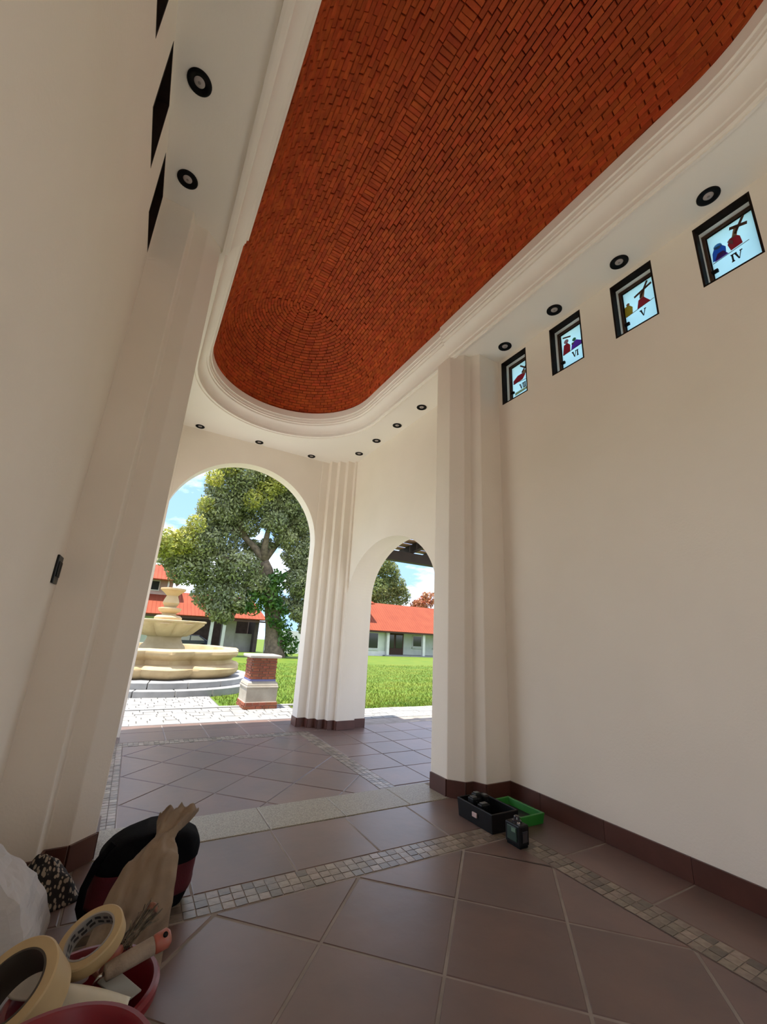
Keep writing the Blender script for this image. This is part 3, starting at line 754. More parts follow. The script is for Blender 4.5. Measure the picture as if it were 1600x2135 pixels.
# ------------------------------------------------------------------ brick pedestal
OBRICK = mat('pedestal_brick', (0.30, 0.092, 0.045), 0.8, (0.22, 0.065, 0.033), 12, 4, bump=0.2, bscale=60, island=0.22)
MORTAR = mat('pale_mortar', (0.40, 0.35, 0.30), 0.9, (0.34, 0.29, 0.25), 10, 3)
PSTONE = mat('pedestal_stone', (0.44, 0.40, 0.33), 0.8, (0.34, 0.30, 0.24), 5, 5, bump=0.2, bscale=30)
PXc, PYc = 2.055, 7.60
pd = thing('brick_pedestal', (PXc, PYc, ZP), 'short brick and stone pedestal with a flat cap beside the fountain', 'pedestal')
def sq(h, z0, z1, name, m_, bev=0.004): return MB().box(PXc - h, PXc + h, PYc - h, PYc + h, z0, z1).build(name, m_, pd, bevel=bev)
def brick_ring(h, z0, courses, bh, per, mort):
    w_ = 2 * h / per
    me_ = MB().box(-w_ / 2 + 0.005, w_ / 2 - 0.005, -0.010, 0.014, 0.004, bh - 0.004).mesh('brick', OBRICK)
    for c in range(courses):
        for s in range(4):
            Rz = Matrix.Rotation(s * PI / 2, 4, 'Z')
            for k in range(per):
                off = -h + w_ * (k + 0.5) + (w_ * 0.25 if c % 2 else -w_ * 0.25)
                off = max(-h + w_ / 2, min(h - w_ / 2, off)) 
                inst('brick', me_, mort, Matrix.Translation((PXc, PYc, z0 + c * bh)) @ Rz @ Matrix.Translation((off, -h + 0.006 + random.uniform(-0.003, 0.003), 0)))
mo = sq(0.262, ZP - 0.02, ZP + 0.105, 'base_core', MORTAR); brick_ring(0.272, ZP + 0.0, 2, 0.05, 5, mo)
sq(0.255, ZP + 0.10, 0.150, 'stone_block', PSTONE, 0.006)
sq(0.265, 0.150, 0.185, 'stone_ledge', PSTONE, 0.010)
MB().lathe([(0.33, 0.185), (0.36, 0.195), (0.345, 0.235), (0.31, 0.255)], (PXc, PYc, 0), 4, M=Matrix.Rotation(PI / 4, 3, 'Z')).build('stone_moulding', PSTONE, pd)
sq(0.216, 0.25, 0.285, 'blue_tile_band', mat('blue_tile', (0.16, 0.17, 0.36), 0.3), 0.002)
mo = sq(0.200, 0.28, 0.625, 'shaft_core', MORTAR); brick_ring(0.210, 0.285, 8, 0.042, 4, mo)
sq(0.268, 0.622, 0.668, 'cap', mat('white_cap_stone', (0.46, 0.43, 0.37), 0.75, (0.40, 0.37, 0.32), 7, 3), 0.012)

# ------------------------------------------------------------------ trees
BARK = mat('tree_bark', (0.19, 0.14, 0.09), 0.9, (0.10, 0.075, 0.05), 5, 5, bump=0.6, bscale=12)
def leaf_mesh(name, P, N, size, m_):
    n = len(P)
    r = rng.normal(size=(n, 3)); N = N + 0.9 * r; N /= np.linalg.norm(N, axis=1)[:, None]
    t = np.cross(N, rng.normal(size=(n, 3))); t /= np.linalg.norm(t, axis=1)[:, None]; b = np.cross(N, t)
    s = size * rng.uniform(0.6, 1.3, n)[:, None]
    fold = N * s * 0.18
    V = np.stack([P - t * s, P + b * s * 0.45 + fold, P + t * s, P - b * s * 0.45 + fold], 1).reshape(-1, 3)
    me = bpy.data.meshes.new(name); me.vertices.add(4 * n); me.vertices.foreach_set('co', V.ravel())
    F = (np.arange(n)[:, None] * 4 + np.array([[0, 1, 2, 0, 2, 3]])).reshape(-1, 3)
    me.loops.add(6 * n); me.loops.foreach_set('vertex_index', F.ravel().astype(np.int32))
    me.polygons.add(2 * n); me.polygons.foreach_set('loop_start', np.arange(0, 6 * n, 3, dtype=np.int32)); me.polygons.foreach_set('loop_total', np.full(2 * n, 3, np.int32))
    me.update(); me.validate(); me.materials.append(m_); return me
def foliage(clumps, per, size, m_, parent, name='foliage'):
    Ps, Ns = [], []
    for (c, r) in clumps:
        r = np.array(r if hasattr(r, '__len__') else (r, r, r)); k = int(per * (r.prod() ** (2 / 3)))
        d = rng.normal(size=(k, 3)); d /= np.linalg.norm(d, axis=1)[:, None]
        rad = rng.uniform(0.35, 1.0, k) ** 0.6
        Ps.append(np.array(c) + d * r * rad[:, None]); Ns.append(d)
    me = leaf_mesh(name, np.concatenate(Ps), np.concatenate(Ns), size, m_)
    o = bpy.data.objects.new(name, me); COL.objects.link(o); setp(o, parent); o['kind'] = 'stuff'; return o
LEAF = mat('tree_leaf', (0.200, 0.230, 0.115), 0.36, (0.340, 0.355, 0.165), 0.45, 6, island=0.45, trans=0.30)
LEAFY = mat('yellow_leaf', (0.46, 0.44, 0.090), 0.5, (0.31, 0.335, 0.075), 0.8, 4, island=0.35, trans=0.4)  # yellower leaf colour for the clumps mostly at left and top
VINE = mat('vine_leaf', (0.055, 0.150, 0.028), 0.5, (0.110, 0.20, 0.036), 0.9, 3, island=0.3, trans=0.3)
TX, TY = 9.5, 32.0; TZ = zg(TY)
tr = thing('shade_tree', (TX, TY, TZ), 'large dark green shade tree with yellowish tips behind the fountain', 'tree')
g = MB()
g.tube([(TX, TY, TZ - 0.3), (TX - 0.05, TY, TZ + 0.6), (TX - 0.35, TY, TZ + 2.4), (TX - 0.9, TY, 4.0), (TX - 1.4, TY, 5.4), (TX - 1.75, TY, 6.0)], [0.95, 0.72, 0.60, 0.56, 0.50, 0.45], 12)
for br in ([(-1.7, 0, 5.9), (-2.4, 0, 6.9), (-3.4, .3, 7.8), (-4.9, .3, 8.5), (-6.5, .4, 9.2)], [(-1.7, 0, 5.8), (-1.85, -.3, 7.2), (-1.8, -.5, 8.4), (-1.4, -.6, 10.5)], [(-1.7, 0, 6.2), (-0.9, .5, 7.4), (0.0, .8, 8.6), (1.2, 1, 10.4)],
           [(-1.0, 0, 4.2), (0.4, .2, 5.4), (1.5, .3, 6.2)], [(-1.2, 0, 4.8), (-3.0, -.6, 5.6), (-5.0, -1.0, 5.8)], [(-3.4, .3, 7.8), (-4.2, 0, 9.4), (-4.6, 0, 11)]):
    n_ = len(br); g.tube([(TX + a, TY + b, c) for a, b, c in br], [0.34 * (1 - 0.7 * i / (n_ - 1)) for i in range(n_)], 8)
g.build('trunk', BARK, tr, smooth=True)
cl = []
def cz(x, z): return x, z
for (x, z, r) in [(4.3, 11.3, 1.7), (5.6, 12.6, 2.1), (7.6, 12.8, 2.2), (9.8, 11.6, 2.1), (11.2, 9.8, 1.9), (3.7, 9.0, 1.4), (4.4, 9.8, 1.9), (6.4, 10.6, 1.8), (8.6, 10.6, 1.7), (1.4, 6.0, 1.4), (3.0, 6.7, 1.6), (4.6, 7.4, 1.6),
                   (2.6, 4.9, 1.5), (4.3, 5.2, 1.9), (6.0, 5.2, 1.7), (4.6, 3.3, 1.5), (5.9, 3.1, 1.35), (5.0, 2.1, 0.9), (5.7, 1.9, 0.8), (7.4, 4.2, 1.1), (11.6, 7.4, 1.6), (12.2, 5.4, 1.5), (11.4, 3.6, 1.3), (12.0, 2.3, 1.1), (11.6, 1.3, 0.8), (10.4, 6.8, 1.3), (9.6, 2.9, 0.9), (10.4, 4.6, 1.2), (9.2, 8.0, 1.0), (6.2, 8.7, 1.2), (8.0, 9.0, 1.1), (10.0, 9.4, 1.4), (7.0, 7.2, 0.8), (10.9, 5.8, 1.2), (10.8, 2.4, 0.9), (6.9, 2.6, 0.7), (8.0, 7.4, 0.7)]:
    cl.append(((x, TY + rng.uniform(-1.2, 1.2), z), (r, r * 1.1, r * 0.85)))
foliage(cl, 1050, 0.14, LEAF, tr)
cy = [((x, TY - 1.8 + rng.uniform(-0.4, .4), z), r) for (x, z, r) in [(1.0, 6.3, 0.9), (2.0, 6.5, 1.0), (2.5, 7.7, 0.7), (2.9, 9.3, 0.6), (3.1, 11.2, 0.7), (4.0, 12.5, 1.0), (6.8, 11.2, 1.0), (7.6, 12.4, 1.3), (9.4, 12.6, 1.1), (6.0, 10.2, .8), (0.9, 5.9, 0.8), (11.8, 6.6, 0.8), (12.2, 4.6, .7), (3.5, 13.2, .7)]]
foliage(cy, 620, 0.14, LEAFY, tr, 'yellow_foliage')
vn = [((TX - 2.3, TY - 0.8, 2.9), (0.9, 0.6, 1.0)), ((TX - 1.2, TY - 0.8, 3.6), (1.0, 0.6, 1.3)), ((TX - 0.5, TY - 0.7, 4.6), (0.9, 0.5, 1.0)), ((TX - 0.4, TY - 0.8, 2.2), (0.8, 0.5, 1.1)), ((TX + 0.4, TY - 0.5, 0.8), (0.7, 0.5, 1.1)), ((TX + 1.0, TY - 0.3, 0.0), (0.7, 0.5, 0.8))]
foliage(vn, 420, 0.19, VINE, tr, 'climbing_vine')
T2 = (34.6, 58.0)
t2 = thing('garden_tree', (T2[0], T2[1], zg(58)), 'lighter green tree rising behind the long red roof', 'tree')
MB().tube([(T2[0], T2[1], zg(58) - 0.2), (T2[0], T2[1], 3), (T2[0] - .6, T2[1], 7), (T2[0] - 1, T2[1], 10)], [0.5, 0.4, 0.3, 0.1], 8).build('trunk', BARK, t2, smooth=True)
foliage([((x * 1.115, 58 + rng.uniform(-1, 1), 1.1 + (z - 1.1) * 1.115), r * 1.115) for x, z, r in [(27.6, 9.8, 1.9), (29.6, 10.9, 1.8), (31.2, 9.9, 1.7), (28.2, 7.2, 2.0), (30.6, 7.6, 1.9), (32.6, 8.2, 1.6), (33.8, 6.8, 1.5), (31.6, 5.6, 1.8), (29.0, 5.0, 1.8)]], 300, 0.24,
        mat('light_leaf', (0.155, 0.20, 0.06), 0.5, (0.24, 0.27, 0.09), 0.6, 5, island=0.4, trans=0.35), t2)
t3 = thing('red_leaf_tree', (42.6, 58.0, zg(58)), 'orange red leaved tree at the roof end', 'tree')
MB().tube([(42.6, 58, zg(58) - 0.2), (42.5, 58, 3), (42.2, 58, 6.1)], [0.3, 0.22, 0.1], 8).build('trunk', BARK, t3, smooth=True)
foliage([((41.7, 58, 6.6), (2.2, 1.4, 0.9)), ((42.8, 58, 7.6), (1.8, 1.4, 1.0)), ((40.3, 58, 6.1), (1.3, 1.2, 0.6))], 260, 0.24, mat('red_leaf', (0.36, 0.105, 0.045), 0.5, (0.40, 0.20, 0.085), 0.8, 4, island=0.35, trans=0.35), t3)

# ------------------------------------------------------------------ houses
def roofmat():
    M = mat('red_roof_tile', (0.25, 0.056, 0.026), 0.8, (0.215, 0.047, 0.022), 0.7, 5, spec=0.2)
    t = M.node_tree; b = t.nodes['Principled BSDF']
    tcn = t.nodes.new('ShaderNodeTexCoord'); wv = t.nodes.new('ShaderNodeTexWave'); wv.inputs['Scale'].default_value = 0.9; wv.inputs['Distortion'].default_value = 0.3; wv.bands_direction = 'X'
    t.links.new(tcn.outputs['Object'], wv.inputs[0])
    bp = t.nodes.new('ShaderNodeBump'); bp.inputs['Strength'].default_value = 0.8; bp.inputs['Distance'].default_value = 0.08
    t.links.new(wv.outputs['Fac'], bp.inputs['Height']); t.links.new(bp.outputs[0], b.inputs['Normal']); return M
ROOF = roofmat()
HW = mat('pale_house_wall', (0.50, 0.54, 0.46), 0.8, (0.44, 0.48, 0.41), 1.2, 4)
PW = mat('pink_house_wall', (0.48, 0.33, 0.30), 0.8, (0.42, 0.29, 0.26), 1.2, 4)
DGL = mat('dark_window_glass', (0.018, 0.02, 0.022), 0.08)
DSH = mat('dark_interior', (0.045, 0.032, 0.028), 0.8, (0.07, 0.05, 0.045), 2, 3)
WHT = mat('white_paint', (0.58, 0.58, 0.55), 0.7, (0.52, 0.52, 0.50), 2, 3)
GRYW = mat('grey_house_wall', (0.36, 0.34, 0.31), 0.8, (0.30, 0.28, 0.26), 1.5, 3)
zb = zg(45)
h1 = thing('long_house', (29, 47, zb), 'long low white house with a plain red tiled roof across the lawn', 'house')
def slope(name, x0, x1, ye, ze, yr_, zr, parent, hipl=0, hipr=0, th=0.12):
    q = [(x0, ye, ze), (x1, ye, ze), (x1 - hipr, yr_, zr), (x0 + hipl, yr_, zr)]
    return MB().slab([Vector(p) - Vector((0, 0, th * 0)) for p in q], th).build(name, ROOF, parent)
MB().box(22.0, 27.6, 46.0, 52.0, zb - 0.3, 1.50).build('wall', HW, h1)
MB().box(27.6, 42.0, 47.6, 52.0, zb - 0.3, 1.55).build('wall', HW, h1)
MB().box(22.0, 27.7, 45.85, 46.0, zb - 0.3, zb + 0.55).build('plinth', WHT, h1)
slope('roof', 20.5, 43.0, 45.2, 1.52, 49.8, 5.10, h1)
slope('rear_roof', 43.0, 20.5, 54.4, 1.52, 49.8, 5.10, h1)
MB().box(20.5, 43.0, 45.15, 45.3, 1.40, 1.56).build('eave_board', MWOOD, h1)
def hwin(x0, x1, z0, z1, y, par, sill=True):
    f = MB().box(x0 - 0.1, x1 + 0.1, y - 0.08, y, z0 - 0.1, z1 + 0.1).build('window', WHT, par)
    MB().box(x0, x1, y - 0.11, y - 0.07, z0, z1).build('pane', DGL, f)
    if sill: MB().box(x0 - 0.2, x1 + 0.2, y - 0.2, y, z0 - 0.28, z0 - 0.14).build('sill', HW, f)
hwin(23.2, 24.45, -0.42, 1.25, 46.0, h1); hwin(24.95, 26.25, -0.45, 1.28, 46.0, h1)
dr = MB().box(28.3, 31.0, 47.45, 47.6, zb, 1.45).build('door', MWOOD, h1); MB().box(28.6, 29.5, 47.40, 47.46, zb + 0.9, 1.2).build('pane', DGL, dr); MB().box(29.8, 30.8, 47.40, 47.46, zb + 0.9, 1.2).build('pane', DGL, dr)
hwin(32.6, 34.2, -0.1, 1.15, 47.6, h1); hwin(36.0, 37.6, -0.1, 1.15, 47.6, h1)
for x in (27.5, 32.9, 38.4): MB().box(x - 0.18, x + 0.18, 45.5, 45.86, zb - 0.2, 1.45).build('post', WHT, h1)
MB().box(27.0, 42.0, 45.3, 47.6, zb - 0.2, zb + 0.12).build('veranda', GREYS, h1)
# little gable on the roof
MB().prism([(22.5, 46.9), (24.6, 46.9), (24.6, 49.5), (22.5, 49.5)], 3.6, 4.85).build('dormer', PW, h1)
MB().slab([(21.8, 46.2, 4.75), (25.7, 46.2, 4.75), (23.2, 48.4, 6.7)], 0.1).build('dormer_roof', ROOF, h1)
MB().slab([(25.7, 46.2, 4.75), (25.7, 50.6, 4.75), (23.2, 48.4, 6.7)], 0.1).build('dormer_roof', ROOF, h1)
# left house with carport
zb = zg(46)
h2 = thing('two_storey_house', (5, 49, zb), 'pink house with stacked red tiled roofs behind the fountain', 'house')
MB().box(-6, 2.9, 48.6, 54, 3.2, 5.4).build('upper_wall', PW, h2)
MB().slab([(-7, 47.4, 5.22), (3.6, 47.4, 5.22), (2.2, 50.8, 7.0), (-7, 50.8, 7.0)], 0.12).build('upper_roof', ROOF, h2)
MB().slab([(3.6, 47.4, 5.22), (3.6, 54.4, 5.22), (2.2, 50.8, 7.0)], 0.12).build('upper_roof', ROOF, h2)
hwin(0.3, 1.6, 4.30, 5.15, 48.6, h2, False); MB().box(2.35, 2.5, 47.8, 48.6, 4.2, 5.2).build('post', WHT, h2)
MB().slab([(-7, 45.4, 1.78), (12.2, 45.4, 1.90), (11.2, 49.4, 4.2), (-7, 49.4, 4.2)], 0.12).build('lower_roof', ROOF, h2)
MB().slab([(12.2, 45.4, 1.90), (12.2, 54, 1.90), (11.2, 49.4, 4.2)], 0.12).build('lower_roof', ROOF, h2)
MB().box(-7, 3.0, 46.6, 54, zb - 0.3, 1.9).build('lower_wall', HW, h2)
MB().box(3.0, 11.8, 50.0, 54, zb - 0.3, 2.4).build('carport_wall', DSH, h2)
MB().box(8.2, 9.6, 47.4, 48.0, zb - 0.3, 1.85).build('pillar', GRYW, h2)
MB().box(9.6, 11.7, 47.6, 47.9, zb - 0.3, 0.45).build('parapet', GRYW, h2)
MB().box(11.4, 11.8, 46.6, 54, zb - 0.3, 1.9).build('side_wall', DSH, h2)
for x in (0.6, 6.9, 8.1): MB().box(x - 0.14, x + 0.14, 45.6, 45.9, zb - 0.2, 1.75).build('post', WHT, h2)
MB().box(-7, 12.2, 45.35, 45.5, 1.66, 1.82).build('eave_board', MWOOD, h2)
gw = struct(MB().box(12.5, 24.0, 46.0, 46.3, zb - 0.4, 1.0).build('wall_garden', WHT), 'white garden wall between the two houses')
# parked car in the carport
CARP = mat('dark_blue_car_paint', (0.015, 0.02, 0.045), 0.25, coat=0.5)
cr = thing('parked_car', (5.1, 47.6, zb), 'dark car parked in the shade of the carport', 'car')
cz0 = zb
prf = [(3.2, .35), (3.2, .80), (3.9, .92), (4.5, 1.42), (6.1, 1.45), (6.9, .98), (7.3, .9), (7.35, .35)]
v = [(x, 46.9, cz0 + z) for x, z in prf] + [(x, 48.5, cz0 + z) for x, z in prf]; n_ = len(prf)
MB().add(v, [tuple(range(n_)), tuple(range(2 * n_ - 1, n_ - 1, -1))] + [(i, (i + 1) % n_, n_ + (i + 1) % n_, n_ + i) for i in range(n_)]).build('body', CARP, cr, bevel=0.05)
MB().add([(x, 46.88, cz0 + z) for x, z in ((4.15, .95), (4.6, 1.36), (5.2, 1.38), (5.2, .95))] + [(x, 46.92, cz0 + z) for x, z in ((4.15, .95), (4.6, 1.36), (5.2, 1.38), (5.2, .95))], [(0, 1, 2, 3), (7, 6, 5, 4), (0, 1, 5, 4), (1, 2, 6, 5), (2, 3, 7, 6), (3, 0, 4, 7)]).build('side_window', LENS, cr)
MB().add([(x, 46.88, cz0 + z) for x, z in ((5.3, .95), (5.3, 1.38), (6.0, 1.37), (6.6, .97))] + [(x, 46.92, cz0 + z) for x, z in ((5.3, .95), (5.3, 1.38), (6.0, 1.37), (6.6, .97))], [(0, 1, 2, 3), (7, 6, 5, 4), (0, 1, 5, 4), (1, 2, 6, 5), (2, 3, 7, 6), (3, 0, 4, 7)]).build('side_window', LENS, cr)
for x in (4.0, 6.5): MB().lathe([(0.33, -0.1), (0.36, 0), (0.33, 0.1)], (0, 0, 0), 18, M=Matrix.Translation((x, 46.95, cz0 + 0.36)) @ Matrix.Rotation(PI / 2, 4, 'X')).build('wheel', BLACK, cr)

# ------------------------------------------------------------------ wooden canopy outside the low arch
cp = thing('wooden_canopy', (4.4, 4.8, ZP), 'dark timber canopy seen through the top of the low arch', 'canopy')
TIMB = mat('dark_timber', (0.022, 0.013, 0.011), 0.7, (0.034, 0.021, 0.017), 6, 4)
BOARD = mat('tan_boards', (0.30, 0.19, 0.10), 0.7, (0.24, 0.15, 0.08), 4, 4)
MB().box(3.12, 5.9, 5.53, 5.67, 2.253, 2.405).build('beam', TIMB, cp)
for x in (3.22, 3.72, 4.22, 4.72, 5.22, 5.72):
    MB().add([(x - 0.04, 3.3, 2.66), (x + 0.04, 3.3, 2.66), (x + 0.04, 5.95, 2.365), (x - 0.04, 5.95, 2.365), (x - 0.04, 3.3, 2.78), (x + 0.04, 3.3, 2.78), (x + 0.04, 5.95, 2.485), (x - 0.04, 5.95, 2.485)],
             [(0, 3, 2, 1), (4, 5, 6, 7), (0, 1, 5, 4), (1, 2, 6, 5), (2, 3, 7, 6), (3, 0, 4, 7)]).build('rafter', TIMB, cp)
for k in range(13):
    y = 3.3 + 0.205 * k; z = 2.805 - 0.1113 * (y - 3.3)
    MB().box(3.12, 5.9, y, y + (0.19 if k % 4 else 0.15), z - 0.022, z).build('roof_board', BOARD, cp)
MB().box(5.62, 5.78, 5.53, 5.67, ZP - 0.02, 2.253).build('post', TIMB, cp)
MB().box(5.62, 5.78, 3.35, 3.50, ZP - 0.02, 2.66).build('post', TIMB, cp)

# ------------------------------------------------------------------ toolbox and laser level
tb = thing('toolbox', (2.2, 2.28, 0), 'open black tool case with a green lid on the floor by the pier', 'toolbox')
def tray(x0, x1, y0, y1, z0, z1, t, name, m_, par, flare=0.008):
    g = MB()
    def rect(x0, x1, y0, y1, z): return [(x0, y0, z), (x1, y0, z), (x1, y1, z), (x0, y1, z)]
    v = rect(x0 + flare, x1 - flare, y0 + flare, y1 - flare, z0) + rect(x0, x1, y0, y1, z1) + rect(x0 + t, x1 - t, y0 + t, y1 - t, z1) + rect(x0 + t + flare, x1 - t - flare, y0 + t + flare, y1 - t - flare, z0 + t)
    f = [(3, 2, 1, 0)] + [(a * 4 + i, a * 4 + (i + 1) % 4, (a + 1) * 4 + (i + 1) % 4, (a + 1) * 4 + i) for a in range(3) for i in range(4)] + [(12, 13, 14, 15)]
    return g.add(v, f).build(name, m_, par, bevel=0.004)
GREENP = mat('green_plastic', (0.020, 0.190, 0.022), 0.4, (0.028, 0.22, 0.03), 12, 2)
tray(2.065, 2.29, 2.125, 2.445, 0.0, 0.105, 0.012, 'case_body', BPLAST, tb)
ld = tray(2.297, 2.515, 2.115, 2.425, 0.0, 0.062, 0.016, 'lid', GREENP, tb)
MB().box(2.325, 2.490, 2.145, 2.397, 0.017, 0.022).build('lid_lining', BPLAST, ld)
for y in (2.18, 2.38): MB().box(2.284, 2.304, y - 0.02, y + 0.02, 0.045, 0.085).build('hinge', BPLAST, tb, bevel=0.002)
MB().box(2.058, 2.067, 2.255, 2.295, 0.045, 0.07).build('latch', mat('pale_latch', (0.55, 0.40, 0.38), 0.4), tb, bevel=0.002)
for k, (x, y, l, w_, h_) in enumerate([(2.118, 2.345, 0.05, 0.055, 0.125), (2.172, 2.375, 0.05, 0.045, 0.134), (2.228, 2.36, 0.05, 0.05, 0.12), (2.140, 2.275, 0.07, 0.045, 0.108)]):
    q_ = thing('tool_accessory', (x, y, 0.012), ['dark accessory in the back corner of the open tool case', 'tallest dark accessory in the open tool case', 'dark accessory at the hinge side of the open tool case', 'low dark accessory nearest the front of the open tool case'][k], 'tool', 'tools in the open case')
    MB().box(x - l / 2, x + l / 2, y - w_ / 2, y + w_ / 2, 0.0125, h_).build('housing', BPLAST, q_, bevel=0.006)
    MB().box(x - l / 3, x + l / 3, y - w_ / 3, y + w_ / 3, h_, h_ + 0.006).build('top_cover', mat('grey_plastic', (0.05, 0.055, 0.055), 0.35), q_, bevel=0.002)
    MB().box(x - 0.006, x + 0.006, y - w_ / 2 - 0.004, y - w_ / 2, h_ - 0.03, h_ - 0.015).build('contact', CHROME, q_)
ll = thing('laser_level', (2.12, 1.985, 0), 'small black laser level standing in front of the tool case', 'laser level')
MB().box(2.082, 2.158, 1.93, 2.04, 0.012, 0.112).build('housing', BPLAST, ll, bevel=0.008)
MB().box(2.088, 2.152, 1.936, 2.034, 0.0, 0.014).build('foot', BLACK, ll, bevel=0.003)
MB().box(2.076, 2.083, 1.95, 2.02, 0.03, 0.10).build('side_grip', mat('dark_green_plastic', (0.02, 0.045, 0.03), 0.4), ll, bevel=0.003)
MB().box(2.074, 2.078, 1.955, 1.985, 0.075, 0.095).build('label_plate', mat('pale_green_label', (0.12, 0.2, 0.14), 0.5), ll)
MB().lathe([(0.026, 0), (0.026, 0.012), (0.018, 0.018), (0.016, 0.03), (0.012, 0.034)], (2.12, 1.985, 0.110), 20).build('turret', mat('smoked_glass', (0.03, 0.03, 0.035), 0.1), ll, smooth=False)
MB().lathe([(0.009, 0), (0.009, 0.010), (0.006, 0.012)], (2.103, 1.955, 0.111), 12).build('button', CHROME, ll)
MB().box(2.10, 2.14, 1.925, 1.931, 0.03, 0.085).build('lens_window', mat('smoked_glass', (0.03, 0.03, 0.035), 0.1), ll, bevel=0.002)

# ------------------------------------------------------------------ soft things on the left
def fbm(p, s=1.0, o=4):
    v = 0; a = 1
    for i in range(o): v += a * noise.noise(Vector(p) * s * 2 ** i); a *= 0.5
    return v
def blob_rings(c, rx, ry, zs, fn, n=48):
    """stack of rounded rectangle rings; fn(z)->(scale x, scale y, dx, dy)"""
    g = MB(); k = 0
    for z in zs:
        sx_, sy_, dx, dy = fn(z)
        for i in range(n):
            a = 2 * PI * i / n; ca, sa = math.cos(a), math.sin(a); e = 0.62
            x = abs(ca) ** e * (1 if ca > 0 else -1); y_ = abs(sa) ** e * (1 if sa > 0 else -1)
            p = Vector((c[0] + dx + rx * sx_ * x, c[1] + dy + ry * sy_ * y_, z))
            w_ = 0.010 * fbm(p * 9) ; g.v.append((p.x + w_ * ca, p.y + w_ * sa, p.z + 0.4 * w_))
    m_ = len(zs)
    g.f = [(r * n + i, r * n + (i + 1) % n, (r + 1) * n + (i + 1) % n, (r + 1) * n + i) for r in range(m_ - 1) for i in range(n)]
    g.f += [tuple(range(n - 1, -1, -1)), tuple((m_ - 1) * n + i for i in range(n))]
    return g
REDF = mat('dark_red_fabric', (0.100, 0.003, 0.011), 0.8, (0.070, 0.002, 0.007), 12, 3, bump=0.3, bscale=220)
BLKF = mat('black_fabric', (0.003, 0.003, 0.004), 0.9, (0.006, 0.006, 0.007), 20, 3, bump=0.3, bscale=220, spec=0.1)
bc = (0.222, 2.262)
bp_ = thing('backpack', (bc[0], bc[1], 0), 'red and black backpack standing on the floor under the brown paper', 'backpack')
def bpf(z):
    t = z / 0.285
    s = 1.0 if t < 0.55 else math.sqrt(max(0.02, 1 - ((t - 0.55) / 0.46) ** 2.4))
    b = 0.93 + 0.07 * min(1, t * 5)
    return (s * b * (1.0 + 0.02 * math.sin(9 * t)), (0.75 + 0.25 * s) * b, 0.03 * t, -0.03 * t)
blob_rings(bc, 0.186, 0.105, [0.0 + 0.05 * i / 4 for i in range(5)], bpf).build('base_panel', BLKF, bp_, smooth=True)
blob_rings(bc, 0.189, 0.108, [0.048 + 0.115 * i / 8 for i in range(9)], bpf).build('red_body', REDF, bp_, smooth=True)
blob_rings(bc, 0.191, 0.110, [0.160 + 0.125 * i / 12 for i in range(13)], bpf).build('black_top', BLKF, bp_, smooth=True)
MB().tube([(0.045, 2.19, 0.02), (0.028, 2.17, 0.07), (0.030, 2.17, 0.13), (0.055, 2.18, 0.20), (0.10, 2.19, 0.255)], 0.016, 10, flat=[0.5] * 5).build('strap', BLKF, bp_, smooth=True)
MB().tube([(0.405, 2.20, 0.162), (0.416, 2.27, 0.164), (0.405, 2.34, 0.162)], 0.006, 8).build('zip', mat('dark_zip', (0.05, 0.05, 0.055), 0.3), bp_, smooth=True)
# brown paper
KRAFT = mat('brown_paper', (0.275, 0.205, 0.135), 0.75, (0.205, 0.145, 0.095), 6, 5, bump=0.25, bscale=30)
path = [(0.316, 2.128, 0.350, 0.074, 0.34), (0.298, 2.095, 0.340, 0.066, 0.40), (0.270, 2.035, 0.318, 0.038, 0.55), (0.256, 2.005, 0.306, 0.040, 0.50), (0.237, 1.965, 0.290, 0.068, 0.36), (0.217, 1.915, 0.268, 0.090, 0.27),
        (0.202, 1.878, 0.236, 0.101, 0.23), (0.190, 1.852, 0.190, 0.109, 0.21), (0.180, 1.836, 0.130, 0.116, 0.20), (0.172, 1.827, 0.065, 0.120, 0.20), (0.168, 1.825, 0.004, 0.120, 0.20)]
def resample(p, n):
    p = np.array(p); t = np.linspace(0, len(p) - 1, n); i = np.clip(t.astype(int), 0, len(p) - 2); f = (t - i)[:, None]
    return p[i] * (1 - f) + p[i + 1] * f
pp = resample(path, 60); g = MB(); nn_ = 64
for k, (x, y_, z, w_, fl_) in enumerate(pp):
    t = k / 59
    for j in range(nn_):
        a = 2 * PI * j / nn_; ca, sa = math.cos(a), math.sin(a)
        px = w_ * (abs(ca) ** 0.8) * (1 if ca > 0 else -1); pz = w_ * fl_ * sa
        k0, k1 = max(0, k - 2), min(59, k + 2); ty, tz = pp[k1][1] - pp[k0][1], pp[k1][2] - pp[k0][2]; tl = math.hypot(ty, tz)
        ny_, nz_ = tz / tl, -ty / tl            # outward side faces the viewer and up
        P_ = Vector((x + px, y_ + ny_ * pz, z + nz_ * pz))
        cr_ = 0.016 * (1 - abs(2.4 * noise.noise(Vector((px * 24 + 0.6 * math.sin(t * 7), t * 4.2, 1 if sa > 0 else 3))))) ** 2 + 0.007 * fbm(P_ * 20)
        if t < 0.32: cr_ += 0.005 * math.sin(a * 9 + 3 * noise.noise(P_ * 20)) * (1 - t / 0.32)
        q_ = cr_ * (1 if sa > 0 else 0.4); P_.y += ny_ * q_; P_.z = max(0.001, P_.z + nz_ * q_); P_.y += 0.012 * fbm(P_ * 14) if t < 0.2 else 0
        g.v.append(tuple(P_))
g.f = [(r * nn_ + i, r * nn_ + (i + 1) % nn_, (r + 1) * nn_ + (i + 1) % nn_, (r + 1) * nn_ + i) for r in range(59) for i in range(nn_)] + [tuple(59 * nn_ + i for i in range(nn_)), tuple(range(nn_ - 1, -1, -1))]
pb = g.build('paper_bag', KRAFT, smooth=True); tag(pb, 'tall crumpled brown paper bag leaning against the backpack', 'paper bag')
